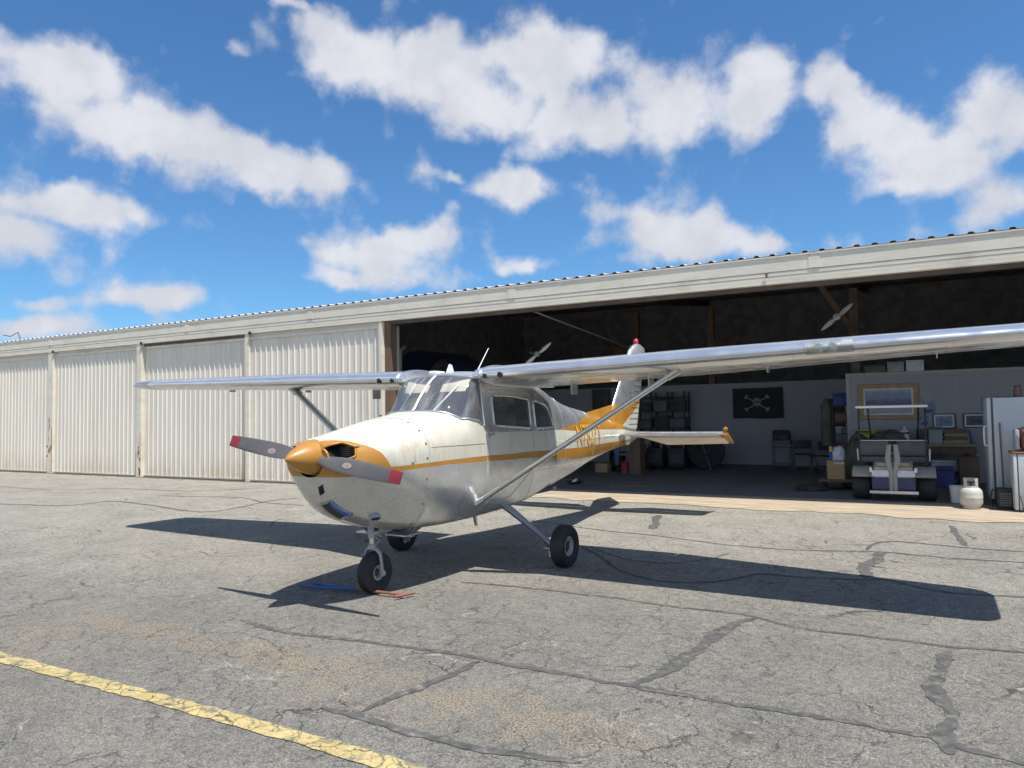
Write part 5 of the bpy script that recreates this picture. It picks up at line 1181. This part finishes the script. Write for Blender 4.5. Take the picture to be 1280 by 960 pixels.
T = thing('spray_can','blue spray can with a yellow cap on the cardboard carton','can',(2.965,11.42,.597)); mb = MB(); mb.lathe([(0,0),(.034,0),(.034,.16),(.028,.17),(0,.17)],n=18); mb.build('can', M['bluep'], T); mb = MB(); mb.lathe([(.032,.17),(.032,.265),(.026,.275),(0,.275)],n=18); mb.build('cap', M['yellowp'], T)
crumple('white_rag','crumpled white rag heaped on the cardboard carton beside the spray can','rag',(3.10,11.47,.596),.10,.09,.16,'rag',9)
crumple('canvas_heap','brown and olive canvas heap between the carton and the golf cart','canvas',(3.42,12.2,.012),.26,.3,.62,'olive',11)
crumple('floor_rags','dark heap of rags on the floor left of the low trolley','rags',(2.62,11.1,.012),.22,.16,.08,'chairpad',12)
# corner shelf with blue crate, coats and wall cabinet
SU = thing('corner_shelf','dark open shelf unit with a blue crate on top beside the white partition','shelf',(2.95,14.7,.012))
for sx in (-.19,.19):
    for sy in (-.18,.18): mb = MB(); mb.box(sx-.015,sx+.015,sy-.015,sy+.015,0,1.70); mb.build('upright', M['chairpad'], SU, smooth=0)
for z in (.55,1.0,1.28,1.68): mb = MB(); mb.box(-.2,.2,-.2,.2,z,z+.02); mb.build('shelf_board', M['wood'], SU, smooth=0)
prop_box('blue_crate','blue plastic crate on the top board of the corner shelf','crate',2.77,3.10,14.55,14.85,1.715,2.0,'bluebox','bluebox'); prop_box('brown_parcel','brown parcel on the second board of the corner shelf','parcel',2.79,3.08,14.55,14.8,1.315,1.52,'brownbox'); prop_box('paint_tin','grey tin on the third board of the corner shelf','tin',2.80,2.95,14.55,14.7,1.035,1.2,'greybox','white'); prop_box('brown_case','dark red case on the lowest board of the corner shelf','case',2.78,3.1,14.55,14.85,.585,.8,'redbrown')
T = thing('wall_board','narrow black board with a pale streak hanging on the back wall by the corner shelf','board',(2.32,17.285,1.15)); mb = MB(); mb.box(0,.50,-.02,0,0,.76); mb.build('panel', M['chairpad'], T, smooth=0); mb = MB(); mb.box(.15,.19,-.026,-.021,.15,.6); mb.build('pale_streak', M['khaki'], T, smooth=0)
T = thing('hanging_coat','dark olive coat hanging on a hook left of the corner shelf','coat',(2.62,14.6,.75)); mb = MB(); secs=[]
for z,w,d in ((0,.13,.07),(.3,.12,.065),(.7,.125,.07),(.95,.12,.06),(1.08,.06,.04),(1.15,.02,.02)): secs.append([(w*(1+.12*math.sin(4*a+z*7))*math.cos(a), d*math.sin(a), z) for a in [2*math.pi*j/24 for j in range(24)]])
mb.loft(secs); mb.build('coat_body', M['olive'], T); mb = MB(); mb.tube([(0,0,1.14),(0,0,1.22),(.03,0,1.24)],.006,6); mb.build('hook', M['steel'], T)
# big dark shelving on the back wall with bins
BSF = thing('tall_shelving','tall dark metal shelving full of black bins on the back wall behind the tail','shelving',(-2.15,16.85,.012))
for sx in (-.76,-.25,.26,.76):
    for sy in (-.25,.25): mb = MB(); mb.box(sx-.02,sx+.02,sy-.02,sy+.02,0,2.22); mb.build('upright', M['black'], BSF, smooth=0)
for z in (.12,.62,1.12,1.62,2.05): mb = MB(); mb.box(-.78,.78,-.27,.27,z,z+.025); mb.build('shelf_board', M['black'], BSF, smooth=0)
mb = MB(); mb.box(-.78,.78,.275,.285,.0,2.2); mb.build('back_sheet', M['darkwall'], BSF, smooth=0)
names = {.15:'bottom shelf',.65:'second shelf up',1.15:'middle shelf',1.65:'fourth shelf up'}
sd = {0:'left',1:'middle',2:'right'}
mts = ['chairpad','chairgrey','olive','greybox','redbrown','chairpad','olive','chairpad','chairgrey','chairpad','chairgrey','chairpad']; k = 0
for z in (.15,.65,1.15,1.65):
    for i,x in enumerate((-.5,0,.5)):
        w = .19+.02*((k*7)%3); h = .28+.05*((k*5)%3); mt = mts[k]
        colr = {'chairpad':'black','chairgrey':'dark grey','olive':'olive','greybox':'grey','redbrown':'dark red'}[mt]
        prop_box('storage_bin', f'{colr} storage bin on the {names[z]} of the tall shelving, {sd[i]} bay','bin',-2.15+x-w,-2.15+x+w,16.65,17.0,z+.008,z+h,mt,'gasket' if mt!='olive' else 'olive','bins on the tall shelving'); k += 1
WH = thing('spare_wheel','large black wheel leaning on the back wall under the tailplane','wheel',(-.62,15.9,.52)); WH.rotation_euler=(R(-8),0,R(8)); mb = MB(); mb.lathe([(.36,-.06),(.44,-.08),(.50,-.06),(.51,0),(.50,.06),(.44,.08),(.36,.06)],n=40,axis='y'); mb.build('tyre', M['tyre'], WH); mb = MB(); mb.lathe([(.35,-.03),(.36,-.05),(.365,.05),(.35,.03)],n=40,axis='y'); mb.lathe([(0,-.05),(.06,-.05),(.06,.05),(0,.05)],n=16,axis='y'); [mb.tube([(.05*math.cos(a),0,.05*math.sin(a)),(.355*math.cos(a),0,.355*math.sin(a))],.012,6) for a in [2*math.pi*j/10 for j in range(10)]]; mb.build('rim', M['chairpad'], WH)
T = thing('metal_rod','thin pale metal rod leaning against the large black wheel','rod',(-.35,15.3,.012)); mb = MB(); mb.tube([(0,0,0),(-.32,.3,.8)],.009,6); mb.build('shaft', M['steel'], T); mb = MB(); mb.lathe([(.02,0),(.015,.03)],n=8); mb.build('tip', M['black'], T)
for i,(u,lb) in enumerate(((-1.95,'black machine under the tailplane, nearer the brown cabinet'),(-1.35,'black machine under the tailplane, beside the large wheel'))):
    T = thing('covered_machine',lb,'machine',(u,15.6,.012),.1*i,'machines under the tailplane'); mb = MB(); mb.box(-.24,.24,-.25,.25,.08,.62,b=.06); mb.build('housing', M['chairpad'], T); mb = MB(); mb.box(-.15,.15,-.26,-.25,.2,.45); mb.build('front_grille', M['gasket'], T, smooth=0)
    mb = MB(); mb.tube([(-.2,-.2,.62),(-.2,-.2,.80),(.2,-.2,.80),(.2,-.2,.62)],.014,8); mb.build('handle', M['steel'], T)
    for sx in (-.18,.18): mb = MB(); mb.lathe([(.03,-.02),(.08,-.02),(.08,.02),(.03,.02)],(sx,-.2,.08),'x',16); mb.build('wheel', M['tyre'], T)
# left-hand clutter below the tail
BC = thing('brown_cabinet','narrow brown wooden cabinet standing on edge below the tail','cabinet',(-1.94,13.9,.012)); mb = MB(); mb.box(-.16,.16,-.2,.2,0,1.05); mb.build('carcass', M['brownbox'], BC, smooth=0, bevel=.008); mb = MB(); mb.box(-.15,.15,-.212,-.201,.03,1.02); mb.build('door', M['wood'], BC, smooth=0, bevel=.004)
T = thing('pink_bucket','dark pink plastic bucket beside the brown cabinet','bucket',(-2.30,14.0,.012)); mb = MB(); mb.lathe([(0,0),(.11,0),(.135,.29),(.142,.30),(.128,.30),(.105,.02),(0,.02)],n=26); mb.build('pail', M['pink'], T); mb = MB(); mb.tube([(.135*math.cos(a),-.05*math.sin(a),.29+.04*math.sin(a)) for a in np.linspace(0,math.pi,14)],.004,6); mb.build('handle', M['steel'], T)
prop_box('carton_box','open brown carton on the floor left of the hanging overalls','carton',-3.18,-2.82,14.0,14.35,.012,.26,'card')
T = thing('hanging_overalls','pale blue overalls hanging from a dark rack behind the brown carton','overalls',(-2.72,14.5,.18)); mb = MB(); secs=[]
for z,w in ((0,.05),(.2,.06),(.4,.09),(.6,.11),(.72,.10),(.78,.04)): secs.append([(w*(1+.15*math.sin(5*a+z*9))*math.cos(a), .05*math.sin(a), z) for a in [2*math.pi*j/20 for j in range(20)]])
mb.loft(secs); mb.build('cloth', M['cloth_blue'], T); mb = MB(); mb.tube([(-.1,0,.78),(.1,0,.78)],.006,6); mb.build('hanger', M['steel'], T)
RK = thing('dark_rack','low dark metal rack behind the hanging overalls and pink bucket','rack',(-2.6,14.85,.012))
for sx in (-.4,.4): mb = MB(); mb.box(sx-.02,sx+.02,-.2,.2,0,.98); mb.build('side', M['black'], RK, smooth=0)
for z in (.1,.5,.94): mb = MB(); mb.box(-.38,.38,-.2,.2,z,z+.025); mb.build('shelf_board', M['black'], RK, smooth=0)
prop_box('parts_box','pale grey drawer box on the low rack beside the pink bucket','box',-2.55,-2.3,14.7,15.0,.537,.8,'greybox'); prop_box('tool_chest','black tool chest on the lowest board of the dark rack','chest',-2.95,-2.65,14.7,15.0,.137,.42,'chairpad','gasket')
prop_box('black_case','flat black case hanging high on the back wall behind the fin','case',-4.55,-3.95,17.2,17.28,1.75,2.4,'gasket')
T = thing('hose_coil','black hose coil with a white fitting lying on the hangar floor under the belly','hose',(-2.35,10.8,.02)); mb = MB()
for r_ in (.12,.15,.18): mb.tube([(r_*math.cos(a),r_*math.sin(a),.02+.012*(r_-.12)/.03) for a in np.linspace(0,2*math.pi,26)],.013,6)
mb.build('coil', M['black'], T); mb = MB(); mb.tube([(-.06,0,.03),(.05,.02,.10)],.03,10); mb.build('fitting', M['white'], T)
for u,v,rz,lb in ((-.95,10.6,.2,'dark wooden plank lying on the open hangar floor'),(-3.0,11.6,.05,'long dark bar lying on the floor behind the hose coil')):
    T = thing('floor_plank',lb,'plank',(u,v,.013),rz); mb = MB(); mb.box(-.42,.42,-.06,.06,0,.035); mb.build('board', M['wood'], T, smooth=0, bevel=.004)
T = thing('vent_pipe','pale standing pipe with a bent top inside the left of the open bay','pipe',(-7.46,11.0,.012)); mb = MB(); mb.tube([(0,0,0),(0,0,3.28),(.01,0,3.40),(.10,0,3.46),(.16,0,3.44)],.05,12); mb.build('pipe_run', M['greytrim'], T); mb = MB(); mb.lathe([(.07,0),(.07,.05)],n=14); mb.build('flange', M['rust'], T)
# blue covered aircraft cowling behind, second propeller hung on the post
BL = thing('blue_canopy','dark blue fabric canopy on a frame deep inside the left of the open bay','canopy',(-7.2,12.4,.012)); mb = MB(); secs=[]
for y in (-.9,0,.9): secs.append([(1.15*math.cos(a), y, 2.45+.95*math.sin(a)) for a in np.linspace(0,math.pi,24)])
mb.loft(secs,closed=False,cap=False); mb.build('cover', M['bluefus'], BL)
for sx in (-1.14,1.14):
    for y in (-.88,.88): mb = MB(); mb.tube([(sx,y,0),(sx,y,2.46)],.02,8); mb.build('leg', M['chairgrey'], BL)
def hung_prop(label,loc,rot,L,mt,red=False):
    T = thing('hanging_propeller',label,'propeller',loc); T.rotation_euler = rot
    for sg in (1,-1):
        mb = MB(); secs=[]
        for u,w,th in ((.05,.035,.03),(.14,.05,.03),(.30,.085,.018),(.50,.095,.013),(.75,.075,.009),(.93,.045,.006),(1.0,.015,.004)): secs.append([(u*L*sg, w*L*1.25*math.cos(a), th*L*math.sin(a)*1.5) for a in [2*math.pi*j/14 for j in range(14)]])
        mb.loft(secs); b_ = mb.build('blade', M[mt], T)
    mb = MB(); mb.lathe([(0,-.07),(.06,-.05),(.065,.05),(0,.09)],n=20); mb.build('hub', M['gear'], T); mb = MB(); mb.tube([(0,0,.05),(0,.02,.35)],.01,6); mb.build('hanger', M['steel'], T); return T
hung_prop('grey two bladed propeller hung slanting on the roof post at upper right',(3.2,11.0,3.40),(R(90),R(-40),0),.37,'gear')
hung_prop('grey two bladed propeller hanging in the dark above the cabin roof',(-3.35,11.0,3.05),(R(90),R(-35),0),.45,'steel')
# tow bar on the apron
TB = thing('tow_bar','blue and red metal tow bar lying on the apron beside the nose wheel','tow bar',(0,0,.004))
mb = MB(); mb.tube([(-.72,.95,.02),(-.12,.905,.025),(-.05,.90,.03)],.011,8); mb.tube([(-.70,.80,.02),(-.12,.895,.025)],.011,8); mb.build('blue_fork', M['bluep'], TB); mb = MB(); mb.tube([(-.08,.90,.028),(.10,.905,.028)],.013,8); mb.build('steel_joint', M['rust'], TB)
box_mat('towred',(.26,.11,.08),var=.2); mb = MB(); mb.tube([(.08,.905,.028),(.42,.925,.028)],.013,8); mb.tube([(.40,.83,.028),(.47,1.02,.028)],.013,8); mb.build('red_handle', M['towred'], TB)
# roof aerial at the far left
T = thing('roof_aerial','thin bent wire aerial on the hangar roof at the far left','aerial',(-28.6,12.0,4.75)); mb = MB(); mb.tube([(.55,0,-.1),(.0,0,.75),(-.6,0,.62),(-1.2,0,.72)],.018,6); mb.build('wire', M['black'], T); mb = MB(); mb.lathe([(.08,-.1),(.06,.02)],(.55,0,0),n=10); mb.build('mount_base', M['steel'], T)

# ------------------------------------------------------------------ light, sky, camera
sc = bpy.context.scene
S = Vector((.338,-.167,1)).normalized(); el = math.asin(S.z)
W = bpy.data.worlds.new('World'); sc.world = W; W.use_nodes = True; W.cycles.sampling_method = 'MANUAL'; W.cycles.sample_map_resolution = 256
t = NT(W); bg = t.n['Background']
sky = t.new('ShaderNodeTexSky', sky_type='NISHITA', sun_disc=False, sun_elevation=el, sun_rotation=math.atan2(S.x, S.y), air_density=1.0, dust_density=.4, ozone_density=1.6, altitude=100)
d = t.new('ShaderNodeTexCoord').outputs['Generated']
sep = t.new('ShaderNodeSeparateXYZ'); t.link(d, sep.inputs[0])
wob = t.noise(d, 7.0, 5, .6, 0, 1)
wv = t.new('ShaderNodeVectorMath', operation='MULTIPLY_ADD'); t.link(wob, wv.inputs[0]); wv.inputs[1].default_value = (.07,.07,.07); 
sub = t.new('ShaderNodeVectorMath', operation='SUBTRACT'); t.link(d, sub.inputs[0]); sub.inputs[1].default_value = (.035,.035,.035); t.link(sub.outputs[0], wv.inputs[2])
dw = wv.outputs[0]
CL = [[[5.814,11.142,0.015],[10.897,-0.784,23.473],1],[[5.816,9.831,-0.156],[9.582,-1.293,24.3],1],[[4.679,7.307,-1.689],[8.796,0.706,18.632],1],[[5.792,6.907,-1.074],[8.117,-1.32,20.536],1],[[15.404,15.691,-2.307],[12.007,-3.622,32.63],0.9],[[4.38,7.979,0.131],[6.882,-1.303,26.175],0.9],[[6.781,12.848,1.778],[4.525,-2.569,24.07],0.9],[[13.133,22.015,-4.528],[16.881,2.666,48.379],0.8],[[6.875,6.969,-1.494],[11.61,-3.415,20.203],1],[[6.452,4.943,-1.031],[7.101,-4.279,15.391],1],[[7.622,4.375,-1.357],[6.059,-5.718,15.229],1],[[7.905,3.639,-0.439],[3.046,-6.039,15.634],1],[[8.624,2.762,-0.949],[2.3,-6.521,16.032],1],[[21.132,3.673,0.38],[-0.953,-5.895,12.789],0.95],[[6.539,4.422,-1.249],[9.154,-5.966,21.77],1],[[10.56,6.262,-1.188],[9.17,-8.354,34.851],0.95],[[21.312,15.714,-4.033],[27.297,-13.151,74.53],0.7],[[8.35,7.164,-0.686],[5.146,-2.548,23.765],1],[[12.358,9.129,0.221],[5.014,-6.124,32.301],1],[[15.427,14.389,-1.253],[9.198,-3.765,45.464],0.9],[[15.763,8.783,-0.306],[6.455,-9.755,52.597],0.8],[[19.07,12.031,-0.137],[5.308,-7.185,44.658],0.6],[[7.669,2.545,-1.697],[5.877,-4.691,25.44],1],[[14.443,5.497,-2.275],[10.092,-11.143,50.768],0.7],[[18.64,4.51,-5.198],[10.482,-7.917,42.657],0.8],[[17.415,6.305,-0.968],[4.792,-9.832,50.393],0.7],[[15.152,7.68,-15.903],[23.444,-7.183,20.865],0.95],[[10.488,2.273,-5.929],[9.775,-7.764,22.643],0.95],[[11.575,-1.28,2.276],[-4.479,-4.576,15.389],1],[[14.628,-0.57,-3.353],[0.132,-6.124,18.659],1],[[16.254,-0.959,-2.927],[0.373,-5.376,21.89],1],[[16.514,0.786,-2.643],[1.887,-12.943,46.83],0.8],[[9.116,12.977,0.957],[7.673,-5.643,58.332],0.9],[[5.886,11.285,-0.312],[6.854,-0.731,52.8],0.9],[[8.485,16.631,1.484],[9.795,-5.888,76.938],0.55],[[28.292,25.82,4.518],[32.054,-30.341,78.073],0.8],[[37.671,39.803,7.778],[27.904,-23.013,72.817],0.45],[[69.265,23.552,-8.363],[18.849,-54.526,109.871],0.4]]
acc = None
for t1, t2, wt in CL:
    c = Vector(t1).cross(Vector(t2)).normalized()
    if c.y < 0: c = -c
    def dot(v):
        n = t.new('ShaderNodeVectorMath', operation='DOT_PRODUCT'); t.link(dw, n.inputs[0]); n.inputs[1].default_value = v; return n.outputs['Value']
    a, b = dot(t1), dot(t2)
    q = t.math('MULTIPLY_ADD', a, a, t.math('MULTIPLY', b, b))
    e = t.math('MULTIPLY', t.math('POWER', 2.718, t.math('MULTIPLY', q, -1.0)), wt)
    if c.y < 0.3: pass
    acc = e if acc is None else t.math('SMOOTH_MAX', acc, e, .12)
front = t.ramp(sep.outputs[1], .0, .2)
acc = t.math('MULTIPLY', acc, front)
# unseen clouds added behind the camera, as fill light and for reflections
pl = t.new('ShaderNodeVectorMath', operation='SCALE'); t.link(d, pl.inputs[0]); t.link(t.math('DIVIDE', 1.0, t.math('MAXIMUM', t.math('ADD', sep.outputs[2], .12), .08)), pl.inputs['Scale'])
back = t.math('MULTIPLY', t.ramp(t.noise(pl.outputs[0], 1.3, 4, .5), .42, .62), t.ramp(sep.outputs[1], .25, -.1))
acc = t.math('MAXIMUM', acc, back)
n1 = t.noise(d, 8.0, 7, .60); n2 = t.noise(d, 32.0, 6, .62)
vo = t.new('ShaderNodeTexVoronoi', feature='SMOOTH_F1'); vo.inputs['Scale'].default_value = 15; vo.inputs['Smoothness'].default_value = .6; vo.inputs['Detail'].default_value = 1.5; t.link(dw, vo.inputs['Vector'])
den = t.math('ADD', acc, t.math('MULTIPLY_ADD', n1, 1.0, -.50)); den = t.math('ADD', den, t.math('MULTIPLY_ADD', n2, .30, -.15))
den = t.math('ADD', den, t.math('MULTIPLY_ADD', vo.outputs['Distance'], -.72, .60))
mask = t.ramp(den, .27, .86)
mask = t.math('MULTIPLY', mask, t.ramp(sep.outputs[2], -.01, .03))
# clouds: thin rims brighter, dense parts a touch greyer
ccol = t.mix(t.ramp(den, .6, 1.15), (4.9,5.0,5.4), (5.1,5.2,5.5))
ccol = t.mix(t.ramp(t.noise(d, 11, 5, .55), .36, .64), t.mix(1.0, ccol, (.84,.85,.875), 'MULTIPLY'), ccol)
skyc = t.mix(1.0, sky.outputs[0], (.43,.71,.93), 'MULTIPLY')
t.link(t.mix(t.math('MULTIPLY', mask, .96), skyc, ccol), bg.inputs[0]); bg.inputs[1].default_value = .10
L = bpy.data.lights.new('sun', 'SUN'); L.energy = 4.0; L.angle = R(.53); L.color = (1,.955,.88)
so = bpy.data.objects.new('sun', L); C.objects.link(so); so.rotation_euler = S.to_track_quat('Z','Y').to_euler(); so.location = (3,-3,20)
cam = bpy.data.cameras.new('camera'); co = bpy.data.objects.new('camera', cam); C.objects.link(co); sc.camera = co
cam.sensor_width = 36; cam.lens = 888.975*36/1280; cam.clip_end = 2000; cam.clip_start = .05
r_, u_, f_ = Vector((.87342798,.4866585,-.01694326)), Vector((.0369531,-.03154702,.99881893)), Vector((-.48554921,.8730225,.04553759))
co.matrix_world = Matrix(((r_.x,u_.x,-f_.x,4.34887),(r_.y,u_.y,-f_.y,-4.1102),(r_.z,u_.z,-f_.z,1.57576),(0,0,0,1)))
sc.view_settings.view_transform = 'Standard'; sc.view_settings.look = 'None'; sc.view_settings.exposure = .66; sc.view_settings.gamma = 1
sc.cycles.use_adaptive_sampling = True; sc.cycles.adaptive_threshold = .02; sc.cycles.max_bounces = 6; sc.cycles.diffuse_bounces = 3; sc.cycles.glossy_bounces = 3; sc.cycles.transparent_max_bounces = 12
